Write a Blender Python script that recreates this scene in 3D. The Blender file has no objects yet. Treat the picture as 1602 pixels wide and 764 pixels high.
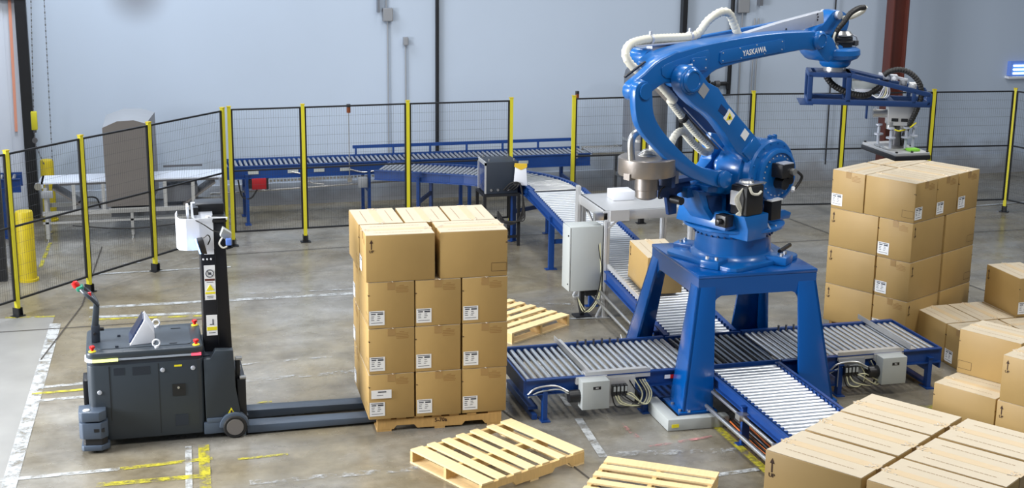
import bpy, bmesh, math, random
from mathutils import Vector, Matrix
random.seed(7)
PI = math.pi
S = bpy.context.scene
COL = S.collection

# ---------------------------------------------------------------- camera, world, lights, exposure
cd = bpy.data.cameras.new('camera'); cam = bpy.data.objects.new('camera', cd); COL.objects.link(cam)
PHI, TH, RO = .265, .247479, .01239
R0 = Vector((math.cos(PHI), -math.sin(PHI), 0))
F0 = Vector((math.sin(PHI) * math.cos(TH), math.cos(PHI) * math.cos(TH), -math.sin(TH)))
U0 = R0.cross(F0)
RX = R0 * math.cos(RO) + U0 * math.sin(RO)
UX = -R0 * math.sin(RO) + U0 * math.cos(RO)
M = Matrix((RX, UX, -F0)).transposed().to_4x4()
M.translation = Vector((0, 0, 5.19))
cam.matrix_world = M
cd.sensor_width = 36; cd.lens = 36 * 2268.16 / 1602; cd.clip_end = 200
S.camera = cam

W = bpy.data.worlds.new('hall_ambience'); S.world = W; W.use_nodes = True
bg = W.node_tree.nodes['Background']; bg.inputs[0].default_value = (.60, .72, .91, 1); bg.inputs[1].default_value = .20

def area(name, loc, target, sx, sy, power, color):
    l = bpy.data.lights.new(name, 'AREA'); l.shape = 'RECTANGLE'; l.size = sx; l.size_y = sy
    l.energy = power; l.color = color
    o = bpy.data.objects.new(name, l); COL.objects.link(o); o.location = loc
    o.rotation_euler = (Vector(target) - Vector(loc)).to_track_quat('-Z', 'Y').to_euler()
    return o
# high bay lamps of the hall and the daylight from the loading doors on the left
for i, x in enumerate((-1, 5, 11)):
    for j, y in enumerate((8, 14.5, 20)):
        area('high_bay_lamp', (x, y, 8.2), (x, y, 0), 1.0, 2.6, ((220, 340, 210), (250, 280, 95), (310, 240, 70))[i][j], (1, .98, .94))
dk = area('dock_daylight', (-7, 13.0, 3.4), (4, 13.6, .9), 4.5, 3, 800, (.97, .98, 1)); dk.data.spread = math.radians(105)
area('wall_wash_lamp', (-.5, 20.8, 7.6), (-1, 23.2, 2.2), 7, .6, 235, (.76, .86, 1))

S.view_settings.view_transform = 'Standard'; S.view_settings.look = 'None'
S.view_settings.exposure = 0.0; S.view_settings.gamma = 1; S.view_settings.use_curve_mapping = False

# ---------------------------------------------------------------- materials
def srgb(r, g, b):
    f = lambda c: (c / 255) / 12.92 if c / 255 <= .04045 else ((c / 255 + .055) / 1.055) ** 2.4
    return (f(r), f(g), f(b), 1)
def mat(name, col, rough=.5, metal=0, var=0, scale=6, bump=0, emit=None, estr=0, spec=.5, rvar=0, stretch=None, coat=0):
    m = bpy.data.materials.new(name); m.use_nodes = True
    nt = m.node_tree; b = nt.nodes['Principled BSDF']
    b.inputs['Base Color'].default_value = col; b.inputs['Roughness'].default_value = rough
    b.inputs['Metallic'].default_value = metal; b.inputs['Specular IOR Level'].default_value = spec
    if coat: b.inputs['Coat Weight'].default_value = coat; b.inputs['Coat Roughness'].default_value = .15
    tc = nt.nodes.new('ShaderNodeTexCoord'); mp = nt.nodes.new('ShaderNodeMapping')
    nt.links.new(tc.outputs['Object'], mp.inputs[0])
    if stretch: mp.inputs['Scale'].default_value = stretch
    nz = nt.nodes.new('ShaderNodeTexNoise'); nz.inputs['Scale'].default_value = scale; nz.inputs['Detail'].default_value = 5
    nt.links.new(mp.outputs[0], nz.inputs['Vector'])
    if var:
        mx = nt.nodes.new('ShaderNodeMix'); mx.data_type = 'RGBA'
        mx.inputs[6].default_value = tuple(c * (1 - var) for c in col[:3]) + (1,)
        mx.inputs[7].default_value = tuple(min(1, c * (1 + var)) for c in col[:3]) + (1,)
        nt.links.new(nz.outputs[0], mx.inputs[0]); nt.links.new(mx.outputs[2], b.inputs['Base Color'])
    if rvar:
        mr = nt.nodes.new('ShaderNodeMapRange'); mr.inputs[3].default_value = rough - rvar; mr.inputs[4].default_value = rough + rvar
        nt.links.new(nz.outputs[0], mr.inputs[0]); nt.links.new(mr.outputs[0], b.inputs['Roughness'])
    if bump:
        bp = nt.nodes.new('ShaderNodeBump'); bp.inputs['Strength'].default_value = bump; bp.inputs['Distance'].default_value = .01
        nt.links.new(nz.outputs[0], bp.inputs['Height']); nt.links.new(bp.outputs[0], b.inputs['Normal'])
    if emit:
        b.inputs['Emission Color'].default_value = emit; b.inputs['Emission Strength'].default_value = estr
    return m
C = {}
C['robot'] = mat('robot_blue_paint', srgb(10, 96, 170), .32, 0, .08, 3, coat=.4)
C['robot_dark'] = mat('tool_blue_paint', srgb(26, 56, 104), .42, 0, .10, 5)
C['pedestal'] = mat('pedestal_blue_paint', srgb(0, 80, 156), .20, 0, .06, 2, coat=.5)
C['convblue'] = mat('conveyor_blue_paint', srgb(20, 62, 128), .38, 0, .12, 5)
C['roller'] = mat('galvanised_roller_steel', (.62, .63, .64, 1), .33, .85, .10, 9, stretch=(1, .3, 1))
C['rollerbright'] = mat('zinc_roller_steel', (.78, .82, .87, 1), .33, .8, .06, 9)
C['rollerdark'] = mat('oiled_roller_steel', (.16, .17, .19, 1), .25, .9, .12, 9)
C['pan'] = mat('dark_blue_pan', srgb(30, 44, 66), .5)
C['tapeside'] = mat('tape_on_carton_end', srgb(164, 132, 84), .3)
C['steel'] = mat('brushed_steel', (.58, .58, .57, 1), .32, .9, .08, 12, stretch=(1, 8, 1))
C['darksteel'] = mat('dark_steel', (.14, .14, .15, 1), .45, .6, .1)
C['blower'] = mat('blower_steel', (.34, .31, .29, 1), .36, .8, .12, 8)
C['alu'] = mat('aluminium_profile', (.60, .61, .62, 1), .42, .55, .05, 10)
C['greybox'] = mat('grey_enclosure_paint', srgb(172, 178, 178), .45, 0, .05, 4)
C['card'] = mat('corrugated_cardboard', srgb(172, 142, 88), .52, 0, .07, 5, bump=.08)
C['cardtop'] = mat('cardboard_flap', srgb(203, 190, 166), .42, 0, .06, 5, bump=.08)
C['cardedge'] = mat('cardboard_flap_gap', srgb(120, 88, 48), .8)
C['tape'] = mat('clear_packing_tape', srgb(208, 186, 150), .38, 0, .04, 20, bump=.1)
C['taperidge'] = mat('wrinkled_tape_end', srgb(222, 212, 196), .08, 0, .3, 60, bump=.8, coat=1)
C['ink'] = mat('brown_printing_ink', srgb(66, 44, 30), .7, 0, .2, 30)
C['inkfaint'] = mat('faint_printing_ink', srgb(156, 118, 66), .7)
C['inktop'] = mat('faded_printing_ink', srgb(160, 134, 102), .7, 0, .2, 40)
C['label'] = mat('white_label_paper', srgb(236, 238, 240), .5, 0, .03)
C['inkblack'] = mat('black_label_ink', srgb(70, 74, 84), .6, 0, .3, 80)
C['wood'] = mat('pallet_pine', srgb(228, 202, 152), .66, 0, .16, 7, bump=.2, stretch=(1, 7, 1))
C['woodx'] = mat('pallet_pine_stringer', srgb(214, 182, 124), .66, 0, .16, 7, bump=.2, stretch=(7, 1, 1))
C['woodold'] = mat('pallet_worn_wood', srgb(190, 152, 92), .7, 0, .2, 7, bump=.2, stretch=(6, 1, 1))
C['yellow'] = mat('fence_yellow_paint', srgb(198, 190, 44), .42, 0, .10, 7)
C['yellowold'] = mat('bollard_yellow_paint', srgb(196, 176, 26), .5, 0, .25, 5, bump=.1)
C['black'] = mat('black_powder_coat', (.012, .013, .016, 1), .42, 0, .2)
C['wire'] = mat('dark_mesh_wire', (.035, .038, .045, 1), .5, .2)
C['rubber'] = mat('black_rubber', (.012, .012, .013, 1), .55, 0, .15, 30, bump=.3)
C['truck'] = mat('charcoal_truck_paint', srgb(52, 60, 68), .42, 0, .08, 3)
C['truckdark'] = mat('charcoal_panel', srgb(36, 44, 56), .5)
C['trucklight'] = mat('slate_plastic', srgb(74, 86, 102), .4)
C['mast'] = mat('mast_black_paint', srgb(16, 18, 26), .42)
C['white'] = mat('white_plastic', srgb(226, 230, 238), .38, 0, .02)
C['silver'] = mat('silver_cover_paint', srgb(190, 196, 208), .32, .25, .03)
C['hose'] = mat('cream_vacuum_hose', srgb(214, 212, 198), .35, 0, .05, 30)
C['red'] = mat('red_plastic', srgb(200, 26, 24), .35)
C['darkred'] = mat('dark_red_paint', srgb(160, 24, 34), .4)
C['green'] = mat('green_plastic', srgb(40, 130, 104), .45)
C['lime'] = mat('lime_green_label', srgb(130, 200, 60), .5)
C['stickyellow'] = mat('yellow_sticker', srgb(236, 222, 40), .5)
C['orange'] = mat('orange_cable', srgb(206, 110, 56), .5)
C['cream'] = mat('cream_cable', srgb(208, 206, 170), .5)
C['redbrown'] = mat('red_oxide_paint', srgb(92, 46, 38), .55, 0, .12, 3)
C['grey'] = mat('mid_grey_paint', srgb(150, 154, 160), .5, 0, .05)
C['hood'] = mat('hood_grey_steel', srgb(122, 118, 116), .42, .25, .05, 3)
C['tank'] = mat('tank_grey_paint', srgb(118, 122, 130), .45, .3, .05, 3)
C['belt'] = mat('white_belt', srgb(206, 214, 228), .5, 0, .03)
C['amber'] = mat('amber_lens', srgb(120, 60, 24), .3)
C['led_yellow'] = mat('led_strip_yellow', (.8, .9, .1, 1), .4, emit=(.85, .95, .35, 1), estr=1.6)
C['led_white'] = mat('led_strip_white', (.8, .9, 1, 1), .4, emit=(.8, .92, 1, 1), estr=1.3)
C['led_grey'] = mat('led_strip_off', srgb(160, 170, 184), .3)
C['led_red'] = mat('led_strip_red', (1, .1, .15, 1), .4, emit=(1, .06, .12, 1), estr=1.4)
C['led_blue'] = mat('blue_lamp', (.2, .4, 1, 1), .4, emit=(.25, .45, 1, 1), estr=4)
C['glow'] = mat('lamp_tube_glow', (.6, .9, 1, 1), .4, emit=(.55, .85, 1, 1), estr=3)
C['lampblue'] = mat('lamp_housing_blue', srgb(90, 120, 190), .4, emit=(.1, .2, .6, 1), estr=.35)
C['screen'] = mat('dark_screen', (.02, .025, .04, 1), .12, emit=(.05, .08, .25, 1), estr=.4)
C['strip'] = mat('door_strip_white', srgb(214, 222, 236), .4, 0, .03, 2)
C['stripeorange'] = mat('door_strip_orange', srgb(232, 160, 136), .45, 0, .05, 2)
C['joint'] = mat('floor_joint_filler', srgb(62, 58, 54), .8)
C['brownbag'] = mat('yellow_folder', srgb(214, 178, 50), .5)

def worn(name, col, wear):
    m = mat(name, col, .5, 0, .08, 9)
    nt = m.node_tree; b = nt.nodes['Principled BSDF']; out = nt.nodes['Material Output']
    tr = nt.nodes.new('ShaderNodeBsdfTransparent'); mx = nt.nodes.new('ShaderNodeMixShader')
    nz = nt.nodes.new('ShaderNodeTexNoise'); nz.inputs['Scale'].default_value = 7; nz.inputs['Detail'].default_value = 8; nz.inputs['Roughness'].default_value = .7
    tc = nt.nodes.new('ShaderNodeTexCoord'); nt.links.new(tc.outputs['Object'], nz.inputs['Vector'])
    rp = nt.nodes.new('ShaderNodeValToRGB'); rp.color_ramp.elements[0].position = wear - .09; rp.color_ramp.elements[1].position = wear + .09
    nt.links.new(nz.outputs[0], rp.inputs[0]); nt.links.new(rp.outputs[0], mx.inputs[0])
    nt.links.new(tr.outputs[0], mx.inputs[1]); nt.links.new(b.outputs[0], mx.inputs[2]); nt.links.new(mx.outputs[0], out.inputs[0])
    return m
C['linewhite'] = worn('worn_white_floor_paint', srgb(176, 180, 182), .46)
C['linefaint'] = worn('faded_white_floor_paint', srgb(170, 173, 175), .57)
C['lineyellow'] = worn('worn_yellow_floor_paint', srgb(180, 172, 50), .49)
C['linepink'] = worn('faded_pink_floor_paint', srgb(190, 130, 130), .56)

def floor_mat():
    m = bpy.data.materials.new('sealed_concrete'); m.use_nodes = True; nt = m.node_tree; b = nt.nodes['Principled BSDF']
    N = nt.nodes.new; L = nt.links.new
    tc = N('ShaderNodeTexCoord')
    def noise(sc, det, ro=.6, stretch=None, dist=0):
        n = N('ShaderNodeTexNoise'); n.inputs['Scale'].default_value = sc; n.inputs['Detail'].default_value = det; n.inputs['Roughness'].default_value = ro
        n.inputs['Distortion'].default_value = dist
        if stretch:
            mp = N('ShaderNodeMapping'); mp.inputs['Scale'].default_value = stretch; L(tc.outputs['Object'], mp.inputs[0]); L(mp.outputs[0], n.inputs['Vector'])
        else: L(tc.outputs['Object'], n.inputs['Vector'])
        return n
    def ramp(n, a, b_, c0, c1):
        r = N('ShaderNodeValToRGB'); r.color_ramp.elements[0].position = a; r.color_ramp.elements[1].position = b_
        r.color_ramp.elements[0].color = c0; r.color_ramp.elements[1].color = c1; L(n.outputs[0], r.inputs[0]); return r
    def mix(f, a, b_, t='MIX'):
        x = N('ShaderNodeMix'); x.data_type = 'RGBA'; x.blend_type = t
        if isinstance(f, float): x.inputs[0].default_value = f
        else: L(f, x.inputs[0])
        L(a, x.inputs[6]); L(b_, x.inputs[7]); return x.outputs[2]
    big = ramp(noise(.33, 4, .6, dist=.6), .40, .60, srgb(133, 125, 106), srgb(145, 144, 140))
    mid = ramp(noise(1.3, 8, .68, dist=.4), .34, .66, (.62, .60, .56, 1), (1.12, 1.12, 1.12, 1))
    fine = ramp(noise(9, 8, .7), .30, .70, (.86, .86, .85, 1), (1.1, 1.1, 1.1, 1))
    streak = ramp(noise(1.1, 6, .65, (.25, 2.2, 1), .3), .44, .66, (1, 1, 1, 1), (.70, .68, .66, 1))
    c = mix(1.0, big.outputs[0], mid.outputs[0], 'MULTIPLY'); c = mix(1.0, c, fine.outputs[0], 'MULTIPLY'); c = mix(.7, c, streak.outputs[0], 'MULTIPLY')
    L(c, b.inputs['Base Color'])
    rr = ramp(noise(1.6, 6, .6), .3, .7, (.16, .16, .16, 1), (.38, .38, .38, 1)); L(rr.outputs[0], b.inputs['Roughness'])
    bp = N('ShaderNodeBump'); bp.inputs['Strength'].default_value = .06; bp.inputs['Distance'].default_value = .02
    L(noise(6, 6).outputs[0], bp.inputs['Height']); L(bp.outputs[0], b.inputs['Normal'])
    return m
C['floor'] = floor_mat()
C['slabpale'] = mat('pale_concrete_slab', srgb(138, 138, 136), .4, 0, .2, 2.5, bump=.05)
def wall_mat():
    m = mat('painted_wall', srgb(184, 198, 216), .6, 0, .035, .8, bump=.03)
    nt = m.node_tree; b = nt.nodes['Principled BSDF']; src = b.inputs['Base Color'].links[0].from_socket
    tc = nt.nodes.new('ShaderNodeTexCoord'); sp = nt.nodes.new('ShaderNodeSeparateXYZ'); nt.links.new(tc.outputs['Object'], sp.inputs[0])
    # grime near the floor: rising dirt with a ragged edge
    nz = nt.nodes.new('ShaderNodeTexNoise'); nz.inputs['Scale'].default_value = 2.2; nz.inputs['Detail'].default_value = 8
    nt.links.new(tc.outputs['Object'], nz.inputs['Vector'])
    ad = nt.nodes.new('ShaderNodeMath'); ad.operation = 'MULTIPLY_ADD'; nt.links.new(nz.outputs[0], ad.inputs[0]); ad.inputs[1].default_value = -.9; nt.links.new(sp.outputs[2], ad.inputs[2])
    mr = nt.nodes.new('ShaderNodeMapRange'); mr.inputs[1].default_value = -.35; mr.inputs[2].default_value = .25; mr.inputs[3].default_value = .75; mr.inputs[4].default_value = 0
    nt.links.new(ad.outputs[0], mr.inputs[0])
    mx = nt.nodes.new('ShaderNodeMix'); mx.data_type = 'RGBA'; nt.links.new(mr.outputs[0], mx.inputs[0]); nt.links.new(src, mx.inputs[6]); mx.inputs[7].default_value = srgb(120, 116, 112)
    # soot smudge high on the wall
    vm = nt.nodes.new('ShaderNodeVectorMath'); vm.operation = 'DISTANCE'; vm.inputs[1].default_value = (.28, 23.1, 3.42)
    nt.links.new(tc.outputs['Object'], vm.inputs[0])
    m2 = nt.nodes.new('ShaderNodeMapRange'); m2.inputs[1].default_value = .08; m2.inputs[2].default_value = .62; m2.inputs[3].default_value = .55; m2.inputs[4].default_value = 0; m2.interpolation_type = 'SMOOTHSTEP'
    nt.links.new(vm.outputs['Value'], m2.inputs[0])
    mx2 = nt.nodes.new('ShaderNodeMix'); mx2.data_type = 'RGBA'; nt.links.new(m2.outputs[0], mx2.inputs[0]); nt.links.new(mx.outputs[2], mx2.inputs[6]); mx2.inputs[7].default_value = srgb(84, 74, 74)
    nt.links.new(mx2.outputs[2], b.inputs['Base Color'])
    return m
C['wall'] = wall_mat()

# ---------------------------------------------------------------- mesh helpers
V = Vector
class MB:
    def __init__(s): s.v = []; s.f = []; s.r = []
    def add(s, vs, fs):
        n = len(s.v); s.r.append((n, n + len(vs), len(s.f), len(s.f) + len(fs))); s.v += [tuple(v) for v in vs]; s.f += [tuple(i + n for i in f) for f in fs]; return s
    def box(s, x0, x1, y0, y1, z0, z1):
        return s.add([(x0, y0, z0), (x1, y0, z0), (x1, y1, z0), (x0, y1, z0), (x0, y0, z1), (x1, y0, z1), (x1, y1, z1), (x0, y1, z1)],
                     [(0, 3, 2, 1), (4, 5, 6, 7), (0, 1, 5, 4), (1, 2, 6, 5), (2, 3, 7, 6), (3, 0, 4, 7)])
    def hexa(s, a, b):      # bottom quad a, top quad b, both counter-clockwise from above
        return s.add(list(a) + list(b), [(0, 3, 2, 1), (4, 5, 6, 7), (0, 1, 5, 4), (1, 2, 6, 5), (2, 3, 7, 6), (3, 0, 4, 7)])
    def bar(s, p, q, w, h, up=(0, 0, 1)):
        p = V(p); q = V(q); d = (q - p).normalized(); u = V(up)
        if abs(d.dot(u)) > .99: u = V((1, 0, 0))
        r = d.cross(u).normalized() * w / 2; t = r.cross(d).normalized() * h / 2
        return s.add([p - r - t, p + r - t, p + r + t, p - r + t, q - r - t, q + r - t, q + r + t, q - r + t],
                     [(0, 1, 2, 3), (7, 6, 5, 4), (0, 4, 5, 1), (1, 5, 6, 2), (2, 6, 7, 3), (3, 7, 4, 0)])
    def cyl(s, p, q, r, n=16, r2=None, caps=True):
        p = V(p); q = V(q); r2 = r if r2 is None else r2; d = (q - p).normalized()
        a = d.orthogonal().normalized(); b = d.cross(a)
        vs = []
        for c, rr in ((p, r), (q, r2)):
            for i in range(n):
                t = 2 * PI * i / n; vs.append(c + (a * math.cos(t) + b * math.sin(t)) * rr)
        fs = [(i, (i + 1) % n, n + (i + 1) % n, n + i) for i in range(n)]
        if caps: fs += [tuple(range(n))[::-1], tuple(range(n, 2 * n))]
        return s.add(vs, fs)
    def lathe(s, c, prof, n=32, axis=(0, 0, 1)):    # prof: (radius, height along the axis)
        c = V(c); d = V(axis).normalized(); a = d.orthogonal().normalized(); b = d.cross(a); vs = []
        for r, h in prof:
            for i in range(n):
                t = 2 * PI * i / n; vs.append(c + d * h + (a * math.cos(t) + b * math.sin(t)) * r)
        fs = []
        for k in range(len(prof) - 1):
            for i in range(n): j = (i + 1) % n; fs.append((k * n + i, k * n + j, (k + 1) * n + j, (k + 1) * n + i))
        fs += [tuple(range(n))[::-1], tuple(range((len(prof) - 1) * n, len(prof) * n))]
        return s.add(vs, fs)
    def tube(s, pts, r, n=8, smooth=6, ring=0):
        P = [V(p) for p in pts]
        if smooth and len(P) > 2:
            Q = []
            E = [P[0] * 2 - P[1]] + P + [P[-1] * 2 - P[-2]]
            for i in range(1, len(E) - 2):
                for k in range(smooth):
                    t = k / smooth; a, b, c, d = E[i - 1:i + 3]
                    Q.append(.5 * ((2 * b) + (c - a) * t + (2 * a - 5 * b + 4 * c - d) * t * t + (3 * b - a - 3 * c + d) * t ** 3))
            Q.append(P[-1]); P = Q
        if ring:      # corrugations: resample evenly and swell every second ring
            tot = sum((P[i + 1] - P[i]).length for i in range(len(P) - 1)); m = max(2, int(tot / ring)); R = []; k = 0; acc = 0
            for j in range(m + 1):
                t = tot * j / m
                while k < len(P) - 2 and acc + (P[k + 1] - P[k]).length < t: acc += (P[k + 1] - P[k]).length; k += 1
                l = (P[k + 1] - P[k]).length; R.append(P[k].lerp(P[k + 1], min(1, max(0, (t - acc) / max(l, 1e-6)))))
            P = R
        vs = []; prev = None
        for i, p in enumerate(P):
            d = (P[min(i + 1, len(P) - 1)] - P[max(i - 1, 0)]).normalized()
            a = d.orthogonal().normalized() if prev is None else (prev - d * prev.dot(d)).normalized()
            prev = a; b = d.cross(a); rr = r * (1.0 if not ring or i % 2 else .86)
            for k in range(n): t = 2 * PI * k / n; vs.append(p + (a * math.cos(t) + b * math.sin(t)) * rr)
        fs = []
        for i in range(len(P) - 1):
            for k in range(n): j = (k + 1) % n; fs.append((i * n + k, i * n + j, (i + 1) * n + j, (i + 1) * n + k))
        fs += [tuple(range(n))[::-1], tuple(range((len(P) - 1) * n, len(P) * n))]
        return s.add(vs, fs)
    def prism(s, poly, y0, y1, plane='xz'):
        n = len(poly)
        f = {'xz': lambda a, b, c: (a, c, b), 'xy': lambda a, b, c: (a, b, c), 'yz': lambda a, b, c: (c, a, b)}[plane]
        vs = [f(a, b, y0) for a, b in poly] + [f(a, b, y1) for a, b in poly]
        return s.add(vs, [tuple(range(n)), tuple(range(n, 2 * n))[::-1]] + [(i, n + i, n + (i + 1) % n, (i + 1) % n) for i in range(n)])
    def mesh(s, name, bevel=0, seg=2, ang=32):
        me = bpy.data.meshes.new(name); me.from_pydata(s.v, [], s.f)
        bm = bmesh.new(); bm.from_mesh(me)
        bmesh.ops.recalc_face_normals(bm, faces=bm.faces)
        if bevel:
            ed = [e for e in bm.edges if len(e.link_faces) == 2 and e.calc_face_angle(0) > math.radians(28)]
            bmesh.ops.bevel(bm, geom=ed, offset=bevel, segments=seg, profile=.5, affect='EDGES', clamp_overlap=True)
        bm.to_mesh(me); bm.free()
        me.polygons.foreach_set('use_smooth', [True] * len(me.polygons)); me.set_sharp_from_angle(angle=math.radians(ang))
        return me
    def clusters(s, tol=.004):
        B = [[tuple(min(s.v[i][k] for i in range(a, b)) - tol for k in range(3)), tuple(max(s.v[i][k] for i in range(a, b)) + tol for k in range(3)), [j]] for j, (a, b, c, d) in enumerate(s.r)]
        ch = True
        while ch:
            ch = False
            for i in range(len(B)):
                for j in range(len(B) - 1, i, -1):
                    if all(B[i][0][k] <= B[j][1][k] and B[j][0][k] <= B[i][1][k] for k in range(3)):
                        B[i] = [tuple(map(min, B[i][0], B[j][0])), tuple(map(max, B[i][1], B[j][1])), B[i][2] + B[j][2]]; del B[j]; ch = True
        return B
    def build(s, name, m, parent=None, bevel=0, seg=2, loc=None, ang=32, stuff=False):
        # pieces that do not touch become parts of their own; tiny ones stay joined as stuff
        if parent and not stuff and 1 < len(s.r) <= 40 and 'bevelled' != name:
            B = s.clusters()
            if len(B) > 1:
                if max(max(b[1][k] - b[0][k] for k in range(3)) for b in B) > .085:
                    out = None
                    for b in B:
                        q = MB()
                        for j in sorted(b[2]):
                            a0, a1, f0, f1 = s.r[j]; n = a0
                            q.add(s.v[a0:a1], [tuple(i - n for i in f) for f in s.f[f0:f1]])
                        o = q.build(name, m, parent, bevel, seg, loc, ang, True); o.pop('kind', None) if 'kind' in o else None; out = out or o
                    return out
                stuff = True
                me = s.mesh(name, bevel, seg, ang); me.materials.append(C[m] if isinstance(m, str) else m)
                return tag(link(name, me, parent, loc), kind='stuff')
        me = s.mesh(name, bevel, seg, ang); me.materials.append(C[m] if isinstance(m, str) else m)
        return link(name, me, parent, loc)
def link(name, me, parent=None, loc=None, rz=0):
    o = bpy.data.objects.new(name, me); COL.objects.link(o)
    if parent: o.parent = parent
    if loc: o.location = loc
    if rz: o.rotation_euler = (0, 0, rz)
    return o
def tag(o, label=None, cat=None, group=None, kind=None):
    if label: o['label'] = label
    if cat: o['category'] = cat
    if group: o['group'] = group
    if kind: o['kind'] = kind
    return o
def thing(name, label, cat, loc=(0, 0, 0), rz=0, group=None):
    o = bpy.data.objects.new(name, None); COL.objects.link(o); o.location = loc; o.rotation_euler = (0, 0, rz)
    o.empty_display_size = .1
    return tag(o, label, cat, group)
KIDS = {}
def dup(root, loc, rz, label=None, group=None):
    if root not in KIDS:
        KIDS[root] = [(c, [g for g in c.children]) for c in root.children]
    r = root.copy(); COL.objects.link(r); r.location = loc; r.rotation_euler = (0, 0, rz)
    if label: r['label'] = label
    if group: r['group'] = group
    for ch, gs in KIDS[root]:
        c = ch.copy(); COL.objects.link(c); c.parent = r
        for g in gs:
            d = g.copy(); COL.objects.link(d); d.parent = c
    return r
def text_mesh(body, size, depth=.002, bold=False):
    cu = bpy.data.curves.new('lettering', 'FONT'); cu.body = body; cu.size = size; cu.extrude = depth / 2; cu.align_x = 'CENTER'; cu.align_y = 'CENTER'
    cu.resolution_u = 2
    if bold: cu.offset = size * .018
    o = bpy.data.objects.new('lettering', cu); COL.objects.link(o)
    bpy.context.view_layer.update()
    me = bpy.data.meshes.new_from_object(o.evaluated_get(bpy.context.evaluated_depsgraph_get()))
    bpy.data.objects.remove(o)
    return me
def text(name, body, size, m, parent, loc, rot, bold=False, sx=1):
    me = text_mesh(body, size, bold=bold); me.materials.clear(); me.materials.append(C[m])
    o = link(name, me, parent, loc); o.rotation_euler = rot; o.scale = (sx, 1, 1); return o
def rrect(x0, x1, z0, z1, r, n=4):
    P = []
    for cx, cz, a in ((x1 - r, z1 - r, 0), (x0 + r, z1 - r, PI / 2), (x0 + r, z0 + r, PI), (x1 - r, z0 + r, 1.5 * PI)):
        for i in range(n + 1): t = a + PI / 2 * i / n; P.append((cx + r * math.cos(t), cz + r * math.sin(t)))
    return P
def smoothpoly(P, k=4):
    n = len(P); Q = []
    for i in range(n):
        a, b, c, d = (V((*P[(i + j - 1) % n], 0)) for j in range(4))
        for q in range(k):
            t = q / k; w = .5 * ((2 * b) + (c - a) * t + (2 * a - 5 * b + 4 * c - d) * t * t + (3 * b - a - 3 * c + d) * t ** 3); Q.append((w.x, w.y))
    return Q
def struct(name, mb, m, **k):
    return tag(mb.build(name, m, **k), kind='structure')

# ---------------------------------------------------------------- setting
floor = struct('floor', MB().box(-9, 22, 3, 23.2, -.2, 0), 'floor')
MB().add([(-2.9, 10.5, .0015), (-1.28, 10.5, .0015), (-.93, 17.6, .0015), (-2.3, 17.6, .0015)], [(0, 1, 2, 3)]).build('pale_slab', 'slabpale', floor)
wall = struct('wall_back', MB().box(-9, 22, 23.2, 23.5, 0, 9), 'wall')
struct('baseboard_back', MB().box(-1.3, 22, 23.12, 23.2, 0, .36), 'wall')
struct('wall_left', MB().box(-9.3, -9, 3, 23.5, 0, 4.5), 'wall')
# floor paint and joints (each stripe its own part of the floor)
SN = [0]
def stripe(name, m, p, q, w, z=.0035):
    SN[0] += 1; z += SN[0] * .00012
    p = V((*p, z)); q = V((*q, z)); r = (q - p).cross(V((0, 0, 1))).normalized() * w / 2
    return MB().add([p - r, q - r, q + r, p + r], [(0, 1, 2, 3)]).build(name, m, floor)
stripe('floor_stripe', 'linewhite', (-.91, 17.25), (-1.18, 11.5), .13)
for a, b, m, w in (((-.53, 17.83), (2.9, 17.75), 'linewhite', .10), ((-.53, 17.42), (.9, 17.30), 'linewhite', .09), ((-.53, 17.32), (.9, 17.18), 'lineyellow', .07),
                   ((-1.0, 14.98), (-.42, 15.03), 'linewhite', .07), ((-1.06, 14.80), (-.42, 14.83), 'lineyellow', .06), ((-1.0, 14.58), (-.42, 14.60), 'linewhite', .07),
                   ((-1.5, 17.62), (-.93, 17.55), 'lineyellow', .06),
                   ((.42, 13.0), (.36, 11.6), 'linewhite', .06), ((.56, 13.0), (.50, 11.6), 'lineyellow', .10),
                   ((-1.3, 12.58), (-.2, 12.60), 'linewhite', .07), ((-.2, 12.60), (.62, 12.66), 'lineyellow', .07),
                   ((-.4, 12.28), (.5, 12.27), 'lineyellow', .09), ((.84, 12.58), (1.30, 12.60), 'lineyellow', .045), ((.9, 12.02), (2.6, 11.99), 'linefaint', .10),
                   ((4.30, 14.7), (4.20, 13.2), 'linewhite', .06), ((4.19, 12.85), (4.12, 11.85), 'linewhite', .08),
                   ((5.44, 12.38), (5.46, 11.0), 'lineyellow', .085), ((4.25, 11.9), (5.40, 11.72), 'linefaint', .12), ((4.95, 11.22), (5.40, 11.26), 'linewhite', .07),
                   ((1.1, 14.72), (2.3, 14.75), 'linefaint', .10), ((1.1, 15.25), (2.1, 15.3), 'linefaint', .05), ((1.15, 14.02), (1.3, 14.02), 'lineyellow', .04), ((1.2, 18.05), (2.8, 17.95), 'linefaint', .05),
                   ((4.5, 16.9), (5.3, 16.68), 'linefaint', .06), ((4.6, 16.15), (5.56, 16.02), 'linewhite', .05),
                   ((-.5, 19.85), (.9, 19.95), 'linefaint', .05), ((-.5, 19.4), (1.3, 19.4), 'linewhite', .06), ((-1.2, 19.9), (-1.12, 21.3), 'lineyellow', .05),
                   ((7.2, 12.35), (8.0, 12.3), 'lineyellow', .14), ((7.2, 14.6), (8.4, 14.9), 'linefaint', .05), ((7.5, 17.6), (9.5, 17.9), 'linefaint', .05), ((13.0, 20.6), (16, 20.9), 'linewhite', .07),
                   ((4.55, 12.62), (4.60, 12.18), 'linepink', .05), ((4.62, 11.99), (5.3, 12.1), 'linepink', .05)):
    stripe('floor_stripe', m, a, b, w)
for a, b in (((-.62, 17.95), (-1.02, 15.9)), ((-.62, 17.95), (-.40, 20.9)), ((1.0, 20.05), (7.4, 20.35)), ((-4, 17.02), (1.0, 17.05)), ((3.35, 14.2), (4.05, 10.2)), ((9.7, 22.9), (11.1, 14.2)), ((6.2, 19.1), (14, 19.0))):
    stripe('floor_joint', 'joint', a, b, .016, .0028)

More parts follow.
